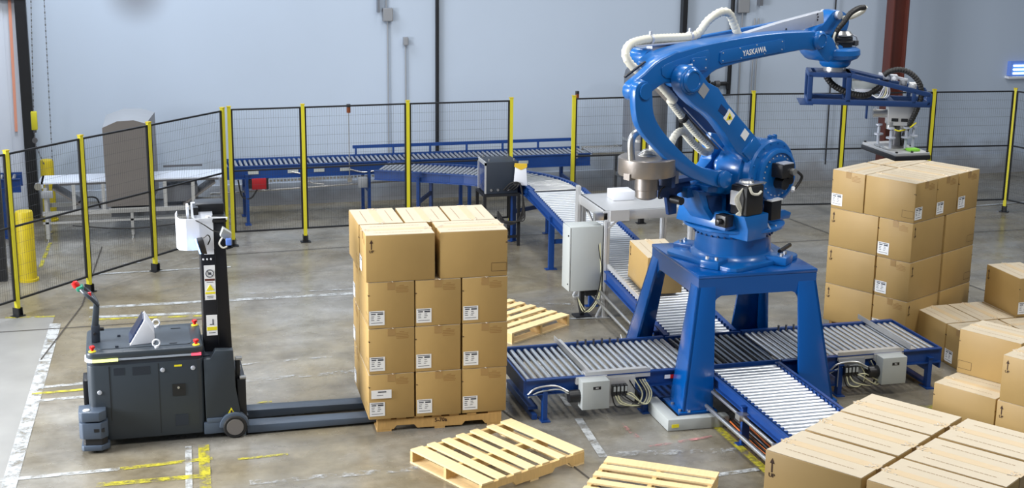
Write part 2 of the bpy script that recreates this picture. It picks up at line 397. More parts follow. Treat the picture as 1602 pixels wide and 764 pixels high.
# black door posts, lintel and strip curtain at the left end
struct('door_frame_1', MB().box(-1.49, -1.33, 22.95, 23.12, 0, 5.0).box(-2.9, -1.33, 22.93, 23.13, 3.36, 3.75), 'black')
dc = thing('strip_curtain', 'pale strip curtain with an orange stripe beside the black post', 'curtain', (0, 0, 0))
for k in range(4):
    MB().box(-2.28 + k * .2, -2.07 + k * .2, 23.05 + .02 * (k % 2), 23.06 + .02 * (k % 2), .02, 3.36).build('strip', 'strip', dc)
MB().add([(-1.58, 23.03, 3.36), (-1.535, 23.03, 3.36), (-1.575, 23.03, 1.35), (-1.615, 23.03, 1.35)], [(0, 1, 2, 3)]).build('orange_stripe', 'stripeorange', dc)
MB().box(-1.72, -1.58, 19.3, 19.45, 0, 4.2).build('steel_post', 'black')
tag(bpy.data.objects['steel_post'], 'black steel post behind the yellow bollard at left edge', 'post')

# ---------------------------------------------------------------- things on the back wall
def tagged(name, mb, m, label, cat, group=None, **k):
    return tag(mb.build(name, m, **k), label, cat, group)
tagged('wall_pipe', MB().box(4.955, 5.005, 23.12, 23.19, .36, 5.1), 'black', 'thin black vertical pipe on the wall above the crossing conveyors', 'pipe')
t = thing('water_pipe', 'black pipe with elbow and valve on wall behind the blue arm', 'pipe', (0, 0, 0))
MB().tube([(10.12, 23.12, 5.1), (10.12, 23.12, 1.86), (10.09, 23.12, 1.80), (10.0, 23.12, 1.79), (9.8, 23.12, 1.79)], .036, 10, 3).build('pipe_run', 'black', t)
MB().cyl((9.72, 23.12, 1.60), (9.72, 23.12, 2.05), .035).cyl((9.72, 23.12, 1.74), (9.72, 23.12, 1.85), .055).build('valve', 'black', t)
MB().cyl((9.86, 23.12, 1.79), (9.94, 23.12, 1.79), .055).build('pipe_union', 'darksteel', t)
MB().cyl((9.74, 23.10, 1.60), (9.74, 23.10, .0), .022).build('drop_pipe', 'black', t)
tagged('wall_post', MB().box(9.20, 9.28, 23.06, 23.19, .36, 5.1), 'black', 'black upright on the wall above the arching cream hose', 'post')
def junction(name, x, z, w, h, label, down, up=None, m='wall'):
    t = thing(name, label, 'box', (x, 23.195, z))
    MB().box(-w / 2, w / 2, -.09, 0, -h / 2, h / 2).build('housing', m, t, bevel=.006)
    MB().box(-w / 2 + .012, w / 2 - .012, -.098, -.09, -h / 2 + .012, h / 2 - .012).build('lid', m, t)
    MB().cyl((0, -.03, -h / 2), (0, -.03, down - z), .012).build('conduit', 'grey', t)
    if up: MB().cyl((-.02, -.03, h / 2), (-.02, -.03, up - z), .012).build('conduit', 'grey', t)
junction('junction_box', 4.17, 3.04, .16, .21, 'square grey junction box with conduit high on wall', .5, 5.1)
junction('light_switch', 4.46, 2.61, .075, .13, 'small wall switch with thin conduit below the square box', .4)
junction('conduit_box', 10.33, 3.12, .20, .24, 'grey junction box right of the cream hose loop', .4, 5.1)
tagged('hanging_bracket', MB().box(4.00, 4.03, 23.08, 23.2, 3.08, 3.5), 'tank', 'short grey channel on wall left of the square box', 'bracket')
tagged('hanging_channel', MB().box(10.60, 10.66, 23.08, 23.2, 3.12, 3.6), 'tank', 'short dark grey channel on wall above the silver cable tray', 'bracket')
tagged('wall_conduit', MB().cyl((12.05, 23.12, .3), (12.05, 23.12, 5.1), .014), 'black', 'thin dark conduit on the wall left of the red column', 'conduit')
tagged('grey_conduit', MB().cyl((10.55, 23.14, .3), (10.55, 23.14, 2.9), .012).cyl((10.62, 23.14, .3), (10.62, 23.14, 2.9), .012), 'grey', 'pair of pale conduits on the wall above a fence post', 'conduit')
t = thing('wall_lamp', 'blue lit wall lamp with three glowing tubes at right edge', 'lamp', (15.85, 23.2, 1.9))
MB().box(-.23, .23, -.10, 0, -.10, .16).build('housing', 'lampblue', t, bevel=.01)
MB().box(-.26, .26, -.13, 0, -.15, -.11).build('sill', 'white', t)
for k in range(3): MB().cyl((-.17, -.115, -.055 + k * .07), (.20, -.115, -.055 + k * .07), .018).build('lamp_tube', 'glow', t)
tagged('steel_column', MB().box(12.80, 12.83, 22.45, 22.70, 0, 5.2).box(13.07, 13.10, 22.45, 22.70, 0, 5.2).box(12.83, 13.07, 22.55, 22.58, 0, 5.2), 'redbrown', 'red oxide steel H column behind the gripper', 'column', bevel=.003)
t = thing('silo', 'tall grey cylindrical tank with domed top behind the blue robot', 'tank', (8.15, 21.9, 0))
MB().lathe((0, 0, 0), [(.36, .0), (.36, 2.12), (.34, 2.22), (.26, 2.30), (.12, 2.34), (.02, 2.345)], 36).build('shell', 'tank', t)
MB().lathe((0, 0, 0), [(.37, 1.1), (.37, 1.14), (.36, 1.145)], 36).build('band', 'steel', t)
MB().lathe((0, 0, 0), [(.40, 0), (.40, .05), (.36, .06)], 36).build('base_ring', 'darksteel', t)
# ---------------------------------------------------------------- fences
PH = 2.02
def fence(name, label, posts, double=None, skip_panel=(), feet='black'):
    t = thing(name, label, 'fence', (*posts[0], 0))
    o = V((*posts[0], 0)); P = [V((*p, 0)) - o for p in posts]
    for i, p in enumerate(P):
        d = (P[min(i + 1, len(P) - 1)] - P[max(i - 1, 0)]).normalized(); a = math.atan2(d.y, d.x)
        po = MB().box(-.024, .024, -.024, .024, .10, PH).build('post', 'yellow', t, loc=p); po.rotation_euler = (0, 0, a)
        MB().box(-.03, .03, -.03, .03, PH, PH + .012).build('cap', 'yellowold', po)
        MB().box(-.07, .07, -.055, .055, 0, .012).box(-.034, -.030, -.05, .05, .012, .11).box(.030, .034, -.05, .05, .012, .11).box(-.02, .02, -.02, .02, .0, .1).build('foot', 'black', po)
    for i in range(len(P) - 1):
        if i in skip_panel: continue
        a, b = P[i], P[i + 1]; d = (b - a).normalized(); L = (b - a).length
        po = bpy.data.objects.new('mesh_panel', None)
        f = MB(); w = .022; x0, x1 = .038, L - .038
        for x in (x0, x1): f.box(x - w / 2, x + w / 2, -.012, .012, .20, 1.99)
        for z in (.21, 1.10, 1.98): f.box(x0, x1, -.012, .012, z - .011, z + .011)
        pn = f.build('mesh_panel', 'black', t, loc=a); pn.rotation_euler = (0, 0, math.atan2(d.y, d.x))
        g = MB(); n = int((x1 - x0) / .034)
        for k in range(1, n):
            x = x0 + (x1 - x0) * k / n; g.add([(x - .0010, 0, .21), (x + .0010, 0, .21), (x + .0010, 0, 1.98), (x - .0010, 0, 1.98), (x, .0020, .21), (x, .0020, 1.98)], [(0, 1, 2, 3), (1, 4, 5, 2), (4, 0, 3, 5)])
        m = 13
        for k in range(1, m):
            z = .21 + 1.77 * k / m; g.add([(x0, -.002, z - .0011), (x1, -.002, z - .0011), (x1, -.002, z + .0011), (x0, -.002, z + .0011), (x0, -.004, z), (x1, -.004, z)], [(0, 1, 2, 3), (3, 2, 5, 4), (4, 5, 1, 0)])
        tag(g.build('wire_mesh', 'wire', pn), kind='stuff')
    return t
def F(x, y):   # survey frame to hall frame
    return (x * math.cos(PHI) + y * math.sin(PHI), -x * math.sin(PHI) + y * math.cos(PHI))
LP = [F(-6.6, 15.45), F(-5.934, 16.692), F(-5.378, 17.765), F(-4.79, 18.81), F(-4.075, 20.10)]
fence('safety_fence', 'oblique yellow and black mesh fence behind the pallet truck', LP)
BP = [F(-4.005, 20.213), F(-3.012, 20.51), F(-1.545, 20.97), F(-.035, 21.38)]
fence('safety_fence', 'yellow and black mesh fence in front of the back conveyor, left of the gap', BP)
RP = [F(.905, 21.66), F(2.0, 21.95), F(2.83, 22.15), F(3.72, 22.40), F(5.187, 22.60), F(6.652, 22.85), F(8.018, 23.085), F(9.0, 21.6)]
fence('safety_fence', 'yellow and black mesh fence behind robot and right carton stack', RP)

# bollards
def bollard(x, y, r, h, label, m='yellowold'):
    t = thing('bollard', label, 'bollard', (x, y, 0)); MB().lathe((0, 0, 0), [(r, .0), (r, h - .03), (r * .9, h), (.01, h)], 28).build('post', m, t)
    MB().lathe((0, 0, 0), [(r + .02, 0), (r + .02, .03), (r, .035)], 28).build('base_ring', 'yellowold', t)
bollard(-1.32, 19.30, .115, .93, 'thick worn yellow bollard behind the leftmost fence post')
bollard(-1.17, 22.75, .10, .95, 'yellow bollard behind the end of the white belt conveyor')
# chain hoist
t = thing('chain_hoist', 'yellow chain hoist hanging on long chains beside the black post', 'hoist', (-1.3, 22.6, 0))
def chain(pts, name='chain'):
    mb = MB(); P = [V(p) for p in pts]
    for i in range(len(P) - 1):
        n = max(1, int((P[i + 1] - P[i]).length / .045))
        for k in range(n):
            a = P[i].lerp(P[i + 1], k / n); b = P[i].lerp(P[i + 1], (k + .8) / n); w = .016 if k % 2 else .007
            mb.bar(a, b, w, .023 - w)
    return mb.build(name, 'darksteel', t)
chain([(.14, 0, 5.0), (0.0, 0, 1.72)]); chain([(.28, 0, 5.0), (.22, 0, .95)]); chain([(-.02, 0, 1.45), (0, -.02, 1.2), (.1, 0, .9)])
MB().box(-.045, .045, -.04, .04, 1.44, 1.72).build('hoist_block', 'yellow', t, bevel=.015)
MB().cyl((0, 0, 1.40), (0, 0, 1.44), .025).cyl((-.01, -.02, 1.28), (-.01, .02, 1.28), .04).build('hook', 'darksteel', t)

# stack lights on slim poles
def beacon(x, y, z, label, low):
    t = thing('signal_beacon', label, 'signal light', (x, y, 0)); MB().cyl((0, 0, low), (0, 0, z - .13), .008).build('pole', 'steel', t)
    MB().cyl((0, 0, z - .13), (0, 0, z - .045), .03).build('lens', 'amber', t); MB().cyl((0, 0, z - .045), (0, 0, z), .031).build('cap', 'black', t)
    MB().box(-.03, .03, -.02, .02, low - .05, low + .02).build('clamp', 'steel', t)
beacon(3.31, 21.80, 1.95 - .13, 'amber signal beacon on thin pole left of the middle fence post', .66)
beacon(6.95, 21.78, 1.93, 'amber signal beacon above the fence right of the gap', .9)

# ---------------------------------------------------------------- cartons
CL, CW, CH = .66, .4475, .4525
def carton_proto(kind):
    t = thing('carton', 'carton', 'carton', (0, 0, -30))
    MB().box(.004, CL - .004, .004, CW - .004, 0, CH - .003).build('carton_body', 'card', t, bevel=.007)
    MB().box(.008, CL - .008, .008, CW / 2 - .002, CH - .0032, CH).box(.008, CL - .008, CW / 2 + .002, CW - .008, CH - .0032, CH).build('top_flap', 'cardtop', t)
    tp = MB(); z = CH
    tp.box(-.0005, CL + .0005, CW / 2 - .036, CW / 2 + .036, z, z + .0012)
    tp.build('packing_tape', 'tape', t)
    for x in (.0015, CL - .0040): MB().box(x, x + .0025, CW / 2 - .036, CW / 2 + .036, z - .075, z - .004).build('tape_end', 'tapeside', t)
    rg = MB()
    for sx in (0, 1):
        for k in range(7):
            x = random.uniform(.012, .085); x = x if sx == 0 else CL - x; y = CW / 2 + random.uniform(-.04, .04)
            rg.bar((x, y, z + .002), (x + random.uniform(-.03, .03), y + random.uniform(-.014, .014), z + .0025), .007, .004)
    rg.build('tape_wrinkles', 'taperidge', t, stuff=True)['kind'] = 'stuff'
    pr = MB()          # dark print: arrow with word, ticks
    y = -.0015 + .004
    def face_rect(f, a0, a1, z0, z1, mb):   # f: face; a measured left to right as seen from outside
        if f == 'A': mb.add([(a0, y, z0), (a1, y, z0), (a1, y, z1), (a0, y, z1)], [(0, 1, 2, 3)])
        if f == 'B': mb.add([(CL - a0, CW - y, z0), (CL - a1, CW - y, z0), (CL - a1, CW - y, z1), (CL - a0, CW - y, z1)], [(0, 1, 2, 3)])
        if f == 'N': mb.add([(y, CW - a0, z0), (y, CW - a1, z0), (y, CW - a1, z1), (y, CW - a0, z1)], [(0, 1, 2, 3)])
        if f == 'M': mb.add([(CL - y, a0, z0), (CL - y, a1, z0), (CL - y, a1, z1), (CL - y, a0, z1)], [(0, 1, 2, 3)])
    fa, fb = ('A', 'B') if kind == 0 else ('B', 'A')
    face_rect(fa, .052, .062, CH * .70, CH * .84, pr)
    ax = .057
    tri = {'A': [(ax - .017, y, CH * .83), (ax + .017, y, CH * .83), (ax, y, CH * .91)], 'B': [(CL - ax + .017, CW - y, CH * .83), (CL - ax - .017, CW - y, CH * .83), (CL - ax, CW - y, CH * .91)]}[fa]
    pr.add(tri, [(0, 1, 2)])
    pr.build('arrow_print', 'ink', t)
    up = text_mesh('UP', .036, .001, True); up.materials.clear(); up.materials.append(C['ink'])
    o = link('up_lettering', up, t, (ax, y - .0004, CH * .655) if fa == 'A' else (CL - ax, CW - y + .0004, CH * .655)); o.rotation_euler = (PI / 2, 0, 0 if fa == 'A' else PI)
    fr = MB(); w = .003
    # tick marks and the outlined field of the other long face
    a0, a1 = (CL - .16, CL - .012) if kind == 0 else (.012, .16)
    for q in ((a0, a1, .05, .05 + w), (a0, a1, .13, .13 + w), (a0, a0 + w, .05, .13), (a1 - w, a1, .05, .13)): face_rect(fb, *q, fr)
    face_rect(fb, *((CL - .022, CL - .006) if kind == 0 else (.006, .022)), CH * .72, CH * .74, fr)
    for f in 'NM': face_rect(f, .005, .018, CH * .71, CH * .735, fr)
    fr.build('line_print', 'ink', t, stuff=True)['kind'] = 'stuff'
    ff = MB()
    for f in 'NM':
        for k, (u0, u1) in enumerate(((.30, .345), (.27, .385), (.27, .38), (.265, .39), (.27, .385))): face_rect(f, u0, u1, CH * (.91 - k * .035), CH * (.922 - k * .035), ff)
    ff.build('faint_print', 'inkfaint', t, stuff=True)['kind'] = 'stuff'
    tx = MB()
    for yy in (CW / 2 - .125, CW / 2 + .125):
        x = .09
        while x < CL - .11:
            l = random.uniform(.012, .03); tx.add([(x, yy - .0035, z + .0008), (x + l, yy - .0035, z + .0008), (x + l, yy + .0035, z + .0008), (x, yy + .0035, z + .0008)], [(0, 1, 2, 3)]); x += l + .007
    tx.build('lid_lettering', 'inktop', t, stuff=True)['kind'] = 'stuff'
    for f in 'NM':
        lb = MB(); face_y = -.0015
        yb = y; y = y - .0012
        face_rect(f, .012, .158, .035, .175, lb); L_ = lb.build('label', 'label', t)
        y = y - .0006; ln = MB()
        for (u0, u1, z0, z1) in ((.025, .145, .158, .166), (.03, .075, .138, .150), (.09, .145, .136, .152), (.03, .06, .118, .124), (.09, .115, .118, .124), (.03, .055, .100, .106), (.09, .12, .100, .106), (.03, .06, .082, .088), (.085, .11, .082, .088), (.03, .14, .055, .060)): face_rect(f, u0, u1, z0, z1, ln)
        ln.build('label_print', 'inkblack', L_, stuff=True)['kind'] = 'stuff'; y = yb
    return t
PROTO = [carton_proto(0), carton_proto(1)]
used = set()
def carton(x, y, z, rz, label, group, kind=0, corner=(0, 0), jit=.004):
    """place with its local corner at (x, y)"""
    cx, cy = corner[0] * CL, corner[1] * CW
    x += random.uniform(-jit, jit); y += random.uniform(-jit, jit)
    lx = x - (cx * math.cos(rz) - cy * math.sin(rz)); ly = y - (cx * math.sin(rz) + cy * math.cos(rz))
    r = dup(PROTO[kind], (lx, ly, z), rz, label, group); return r
def layer(ox, oy, yaw, z, typ, labels, group, skip=()):
    """typ a: two long cartons in front, three ends behind; typ b: the reverse.  ox, oy front-left corner"""
    c, s = math.cos(yaw), math.sin(yaw)
    g = (1.355 - 2 * CL) / 1.0
    items = []
    if typ == 'a':
        items += [(0, 0, 0, (0, 0)), (CL + g, CW, PI, (1, 0))]          # A outward, then B outward
        items += [(0, CW + .005, -PI / 2, (1, 0))] + [(k * .4525, CW + .005, PI / 2, (0, 1)) for k in (1, 2)]
    else:
        items += [(k * .4525, 0, PI / 2, (0, 1)) for k in range(3)]
        items += [(0, CL + .005, 0, (0, 0)), (CL + g, CL + .005, 0, (0, 0))]
    for i, (x, y, r, cor) in enumerate(items):
        if i in skip or not labels[i]: continue
        if r == PI:  # flipped about its own centre: its local corner (1,0)->(left, back)
            x, y = x, y; cor = (1, 0)
        carton(ox + x * c - y * s, oy + x * s + y * c, z, yaw + r, labels[i], group, corner=cor)
# rotated prototypes: local corner that lands at the item's front-left:  rz=0 ->(0,0); rz=pi/2 ->(0,1); rz=pi placed by its back-left corner ->(1,0)

def pallet(ox, oy, yaw, label, m=('wood', 'woodx'), worn_=False):
    """x along the notched stringers (1.22), y along the boards (1.02), origin at a corner"""
    t = thing('pallet', label, 'pallet', (ox, oy, 0), yaw, None)
    for k in range(3):
        y0 = (0, .491, .982)[k]
        poly = [(0, .018), (.16, .018), (.19, .055), (.36, .055), (.39, .018), (.83, .018), (.86, .055), (1.03, .055), (1.06, .018), (1.22, .018), (1.22, .118), (0, .118)]
        MB().prism(poly, y0, y0 + .038).build('stringer', m[1], t, bevel=.002, seg=1)
    xs = [(0, .135)] + [(.19 + i * .172, .19 + i * .172 + .092) for i in range(5)] + [(1.085, 1.22)]
    for i, (a, b) in enumerate(xs):
        j = random.uniform(-.006, .006)
        if worn_ and i == 5: a += .03; b += .02
        MB().box(a, b, j, 1.02 + j, .118, .137).build('deck_board', m[0], t, bevel=.002, seg=1)
    for a, b in ((0, .14), (.56, .66), (1.08, 1.22)): MB().box(a, b, 0, 1.02, 0, .018).build('bottom_board', m[0], t)
    return t
pallet(2.803, 11.224, .452, 'empty light wood pallet lying in front of the carton stack', worn_=True)
pallet(4.056, 11.572, -.601 - PI / 2, 'empty light wood pallet cut off by the bottom edge of the photo')
pallet(5.02, 15.83, .570 + PI / 2, 'empty light wood pallet between the carton stack and infeed conveyor')

# stack on the truck's forks
fo = (2.110, 12.923); fy = -.032
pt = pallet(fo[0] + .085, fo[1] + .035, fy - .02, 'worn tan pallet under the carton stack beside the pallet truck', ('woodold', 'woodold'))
text('stencil', '5-70a', .055, 'ink', pt, (.62, -.0016, .085), (PI / 2, 0, 0), True)
W4 = ('bottom', 'second', 'third', 'top')
for L in range(3):
    w = W4[L]
    layer(fo[0], fo[1], fy, .14 + L * .4555, 'b', ['%s carton in the %s layer of the stack by the truck, label facing front' % (p, w) for p in ('left', 'middle', 'right')] +
          ['back left carton in the %s layer of the stack by the truck' % w, 'back right carton in the %s layer of the stack by the truck' % w], 'cartons stacked on the pallet by the truck')
z = .14 + 3 * .4555
c_, s_ = math.cos(fy), math.sin(fy)
def fpos(x, y): return fo[0] + x * c_ - y * s_, fo[1] + x * s_ + y * c_
carton(*fpos(-.012, .0), z, fy, 'left front carton on top of the stack by the truck, arrow and UP print', 'cartons stacked on the pallet by the truck', jit=0)
carton(*fpos(.690, CW + .01), z, fy + PI, 'right front carton on top of the stack by the truck, outlined rectangle print', 'cartons stacked on the pallet by the truck', corner=(1, 0), jit=0)
for k, p in enumerate(('left', 'middle', 'right')):
    carton(*fpos(k * .4525 - .02, CW + .01), z, fy + PI / 2 + (.02, 0, 0)[k], '%s rear carton on top of the stack by the truck' % p, 'cartons stacked on the pallet by the truck', corner=(0, 1), jit=0)
# additional paper label on the bottom left carton
lx = thing('paper_label', 'extra white shipping label on bottom left carton of the stack by the truck', 'label', (*fpos(.02, -.004), 0), fy)
MB().box(.006, .20, -.0022, -.0008, .375 - .02, .46 - .02).build('sheet', 'label', lx)
MB().box(.07, .15, -.0032, -.0022, .415, .427).box(.06, .12, -.0032, -.0022, .385, .39).build('sheet_print', 'inkblack', lx)

# right stack
ro = (8.427, 13.998); ry = .485
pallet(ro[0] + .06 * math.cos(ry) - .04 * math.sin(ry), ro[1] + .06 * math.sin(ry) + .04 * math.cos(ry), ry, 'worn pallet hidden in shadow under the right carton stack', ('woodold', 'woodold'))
for L in range(3):
    w = W4[L]
    layer(ro[0], ro[1], ry, .14 + L * .4555, 'a', ['near corner carton in the %s layer of the stack under the gripper' % w, 'right carton in the %s layer of the stack under the gripper' % w,
          'left carton in the %s layer of the stack under the gripper, arrow facing left' % w, 'rear middle carton in the %s layer of the stack under the gripper' % w, 'rear right carton in the %s layer of the stack under the gripper' % w],
          'cartons stacked under the gripper')
z = .14 + 3 * .4555
c_, s_ = math.cos(ry), math.sin(ry)
def rpos(x, y): return ro[0] + x * c_ - y * s_, ro[1] + x * s_ + y * c_
for k, p in enumerate(('near corner', 'middle right', 'far right')):
    carton(*rpos(k * .4525, 0), z, ry + PI / 2, '%s carton in the top layer of the stack under the gripper' % p, 'cartons stacked under the gripper', corner=(0, 1))
carton(*rpos(0, CL + .004), z, ry, 'left carton in the top layer of the stack under the gripper, label at its left', 'cartons stacked under the gripper')
carton(*rpos(CL + .03, CL + .004), z, ry, 'back carton in the top layer of the stack under the gripper', 'cartons stacked under the gripper')

# foreground stack
go = (3.69, 7.62); gy = -.984; c3_, s3_ = math.cos(gy), math.sin(gy)
def gpos(x, y): return go[0] + x * c3_ - y * s3_, go[1] + x * s3_ + y * c3_
ROWN = ('front', 'middle', 'back')
for L in range(4):
    for col in range(2):
        for k in range(3):
            if L == 3:
                lab = '%s carton of the %s row on top of the foreground stack' % (('nearest', 'middle', 'farthest')[k], ('left', 'right')[col])
                carton(*gpos(col * (CL + .022), k * .461), L * .453 - .003, gy, lab, 'cartons of the foreground stack', jit=.003)
            elif col == 0:
                carton(*gpos(0, k * .461), L * .453 - .003 * 0, gy, 'carton below the top layer of the foreground stack, lower left out of view', 'lower cartons of the foreground stack', jit=.0)
            else:
                carton(*gpos(CL + .022, k * .461), L * .453, gy, 'carton below the top layer of the foreground stack, hidden from the camera', 'hidden cartons of the foreground stack', jit=.0)

# loose pile at the right
G = 'cartons in the loose pile at right'
ao = (8.66, 14.25); ay = -1.535
def apos(x, y): return ao[0] + x * math.cos(ay) - y * math.sin(ay), ao[1] + x * math.sin(ay) + y * math.cos(ay)
carton(*apos(0, 0), 0, ay, 'leftmost carton of the floor row beside the right stack, arrow facing left', G)
carton(*apos(0, .455), 0, ay, 'second carton of the floor row beside the right stack', G)
carton(*apos(0, .91), 0, ay, 'floor carton under the lone upper carton at the right edge', G)
carton(*apos(.01, .925), CH, ay - .03, 'lone upper carton standing on the rear floor row at the right edge', G)
carton(*apos(CL + .01, 0), 0, ay + PI / 2, 'floor carton with label seen between conveyor end and rear row', G, corner=(0, 1))
carton(*apos(CL + .01, CL + .01), 0, ay + PI / 2, 'floor carton behind the white topped upper carton at right', G, corner=(0, 1))
do = (7.515, 11.885); dy = -1.062
def dpos(x, y): return do[0] + x * math.cos(dy) - y * math.sin(dy), do[1] + x * math.sin(dy) + y * math.cos(dy)
carton(*dpos(0, 0), 0, dy, 'low carton in front of the pile by the conveyor end, outlined print at left', G, 1)
carton(*dpos(CL + .01, 0), 0, dy, 'low carton with arrow under the upper carton at right edge', G)
carton(*dpos(CL + .02, .0), CH, dy, 'upper carton with arrow cut off by the right edge, nearer one', G)
carton(*dpos(0.0, CW + .005), 0, dy, 'floor carton hidden under the middle upper carton of the pile', G, 1)
carton(*dpos(-.01, CW + .0), CH, dy - .01, 'middle upper carton of the pile with outlined print at left', G, 1)
carton(*dpos(CL + .01, CW + .005), 0, dy, 'floor carton at the back of the pile near the right edge', G, 1)
# carton on the infeed
ci = carton(5.70, 15.72, .495, -PI / 2, 'single carton riding on the infeed roller conveyor', None, jit=0)
ci.rotation_euler = (0, .075, -PI / 2 - .01); ci.location = (5.70, 15.74, .597)
for p in PROTO:
    for c in list(p.children):
        for g_ in list(c.children): bpy.data.objects.remove(g_)
        bpy.data.objects.remove(c)
    bpy.data.objects.remove(p)

# ---------------------------------------------------------------- conveyors
RM = {}
def roller_mesh(length, r, m):
    k = (round(length, 3), r, m)
    if k not in RM:
        mb = MB().cyl((0, -length / 2, 0), (0, length / 2, 0), r, 14).cyl((0, -length / 2 - .02, 0), (0, length / 2 + .02, 0), r * .35, 6)
        me = mb.mesh('roller'); me.materials.append(C[m]); RM[k] = me
    return RM[k]
def conveyor(name, label, path, width, pitch, r=.024, rm='roller', rail=.16, rail_m='convblue', legs=(), over=.012, rollers=True, foot=True, lip=True, group=None, teeth=False, pan=False):
    """path: list of (x, y, z) of the centre line at roller top height"""
    o = V(path[0]); base = V((o.x, o.y, 0)); t = thing(name, label, 'conveyor', base, 0, group)
    P = [V(p) - base for p in path]
    cum = [0]
    for i in range(len(P) - 1): cum.append(cum[-1] + (P[i + 1] - P[i]).length)
    def at(s):
        i = 0
        while i < len(P) - 2 and cum[i + 1] < s: i += 1
        f = (s - cum[i]) / (cum[i + 1] - cum[i]); p = P[i].lerp(P[i + 1], f)
        d0 = (P[i + 1] - P[i]).normalized(); dn = (P[min(i + 2, len(P) - 1)] - P[min(i + 1, len(P) - 2)]).normalized(); dp = (P[max(i, 1)] - P[max(i - 1, 0)]).normalized()
        d = (d0 * 2 + (dn * f + dp * (1 - f)) * 1.0).normalized() if len(P) > 2 else d0
        return p, d
    for side in (-1, 1):
        mb = MB()
        for i in range(len(P) - 1):
            def off(j):
                a = (P[min(j + 1, len(P) - 1)] - P[max(j - 1, 0)]).normalized(); n = V((-a.y, a.x, 0)).normalized(); return P[j] + n * side * (width / 2)
            p, q = off(i), off(i + 1); dz = V((0, 0, over - rail / 2)); mb.bar(p + dz, q + dz, .022, rail)
            if lip:
                n = V((-(q - p).y, (q - p).x, 0)).normalized() * side * .018
                mb.bar(p + n + V((0, 0, over - .006)), q + n + V((0, 0, over - .006)), .05, .012)
                mb.bar(p + n + V((0, 0, over - rail + .006)), q + n + V((0, 0, over - rail + .006)), .05, .012)
        mb.build('side_rail', rail_m, t)
        if teeth:
            g = MB(); s = pitch / 2
            while s < cum[-1]:
                p, d = at(s); n = V((-d.y, d.x, 0)).normalized() * side * (width / 2 - .02); g.box(p.x + n.x - .012, p.x + n.x + .012, p.y + n.y - .012, p.y + n.y + .012, p.z - .03, p.z + .016); s += pitch
            tag(g.build('roller_brackets', rail_m, t), kind='stuff')
    if rollers:
        me = roller_mesh(width - .05, r, rm); s = pitch * .6
        while s < cum[-1] - pitch * .3:
            p, d = at(s); o_ = link('roller', me, t, p - V((0, 0, r)), math.atan2(d.y, d.x)); s += pitch
    if pan:
        g = MB()
        for i in range(len(P) - 1):
            g.bar(P[i] - V((0, 0, .09)), P[i + 1] - V((0, 0, .09)), width - .03, .006)
        g.build('drip_pan', 'pan', t, stuff=True)
    for s in legs:
        p, d = at(s); n = V((-d.y, d.x, 0)).normalized()
        for side in (-1, 1):
            q = p + n * side * (width / 2 + .015); h = q.z + over - rail + .06
            lg = MB(); a = math.atan2(d.y, d.x)
            lg.bar((q.x, q.y, 0.008), (q.x, q.y, h), .075, .045, up=d); lg.bar((q.x, q.y, 0), (q.x, q.y, .010), .16, .09, up=d)
            lg.bar((q.x, q.y, h), (q.x, q.y, h + .012), .10, .055, up=d)
            lg.build('leg', rail_m, t)
        q0 = p + n * (width / 2); q1 = p - n * (width / 2); hz = p.z * .5
        MB().bar((q0.x, q0.y, hz), (q1.x, q1.y, hz), .03, .06).build('cross_member', rail_m, t)
    return t
# crossing line
cvl = conveyor('roller_conveyor', 'left low blue conveyor of steel rollers ending beside the carton stack', [(3.66, 13.41, .42), (5.47, 13.41, .42)], .99, .0725, legs=(.19, 1.24))
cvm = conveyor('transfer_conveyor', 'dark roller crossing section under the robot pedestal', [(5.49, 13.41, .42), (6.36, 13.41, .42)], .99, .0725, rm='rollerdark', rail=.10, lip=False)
cvr = conveyor('roller_conveyor', 'right low blue conveyor of steel rollers ending at the carton pile', [(6.38, 13.41, .42), (8.21, 13.41, .42)], .99, .0725, legs=(.66, 1.70))
for x in (.13, .30, .47, .64):
    MB().box(x, x + .02, -.43, .43, .39, .428).build('transfer_belt', 'rubber', cvm)
MB().box(.0, .87, -.49, -.47, .25, .41).build('front_plate', 'black', cvm)
for (cv, xa, xs0, xs1) in ((cvl, .62, .60, 1.28), (cvr, 1.46, .62, 1.38)):
    MB().box(xa, xa + .075, -.52, .62, .436, .444).box(xa, xa + .006, -.52, .62, .444, .49).build('stop_bar', 'alu', cv)
    MB().box(xs0, xs1, -.53, -.40, .434, .442).box(xs0, xs1, -.535, -.527, .38, .47).build('edge_plate', 'alu', cv)
    fr = MB()
    for k in range(6): fr.cyl((xa + .22 + k * .09 - (1.25 if cv is cvr else 0), .485, .40), (xa + .22 + k * .09 - (1.25 if cv is cvr else 0), .485, .47), .012, 8)
    fr.build('guide_pins', 'darksteel', cv)
    MB().box((1.66, .06)[cv is cvr], (1.70, .10)[cv is cvr], -.53, -.5, .30, .32).build('bolt_plate', 'greybox', cv)
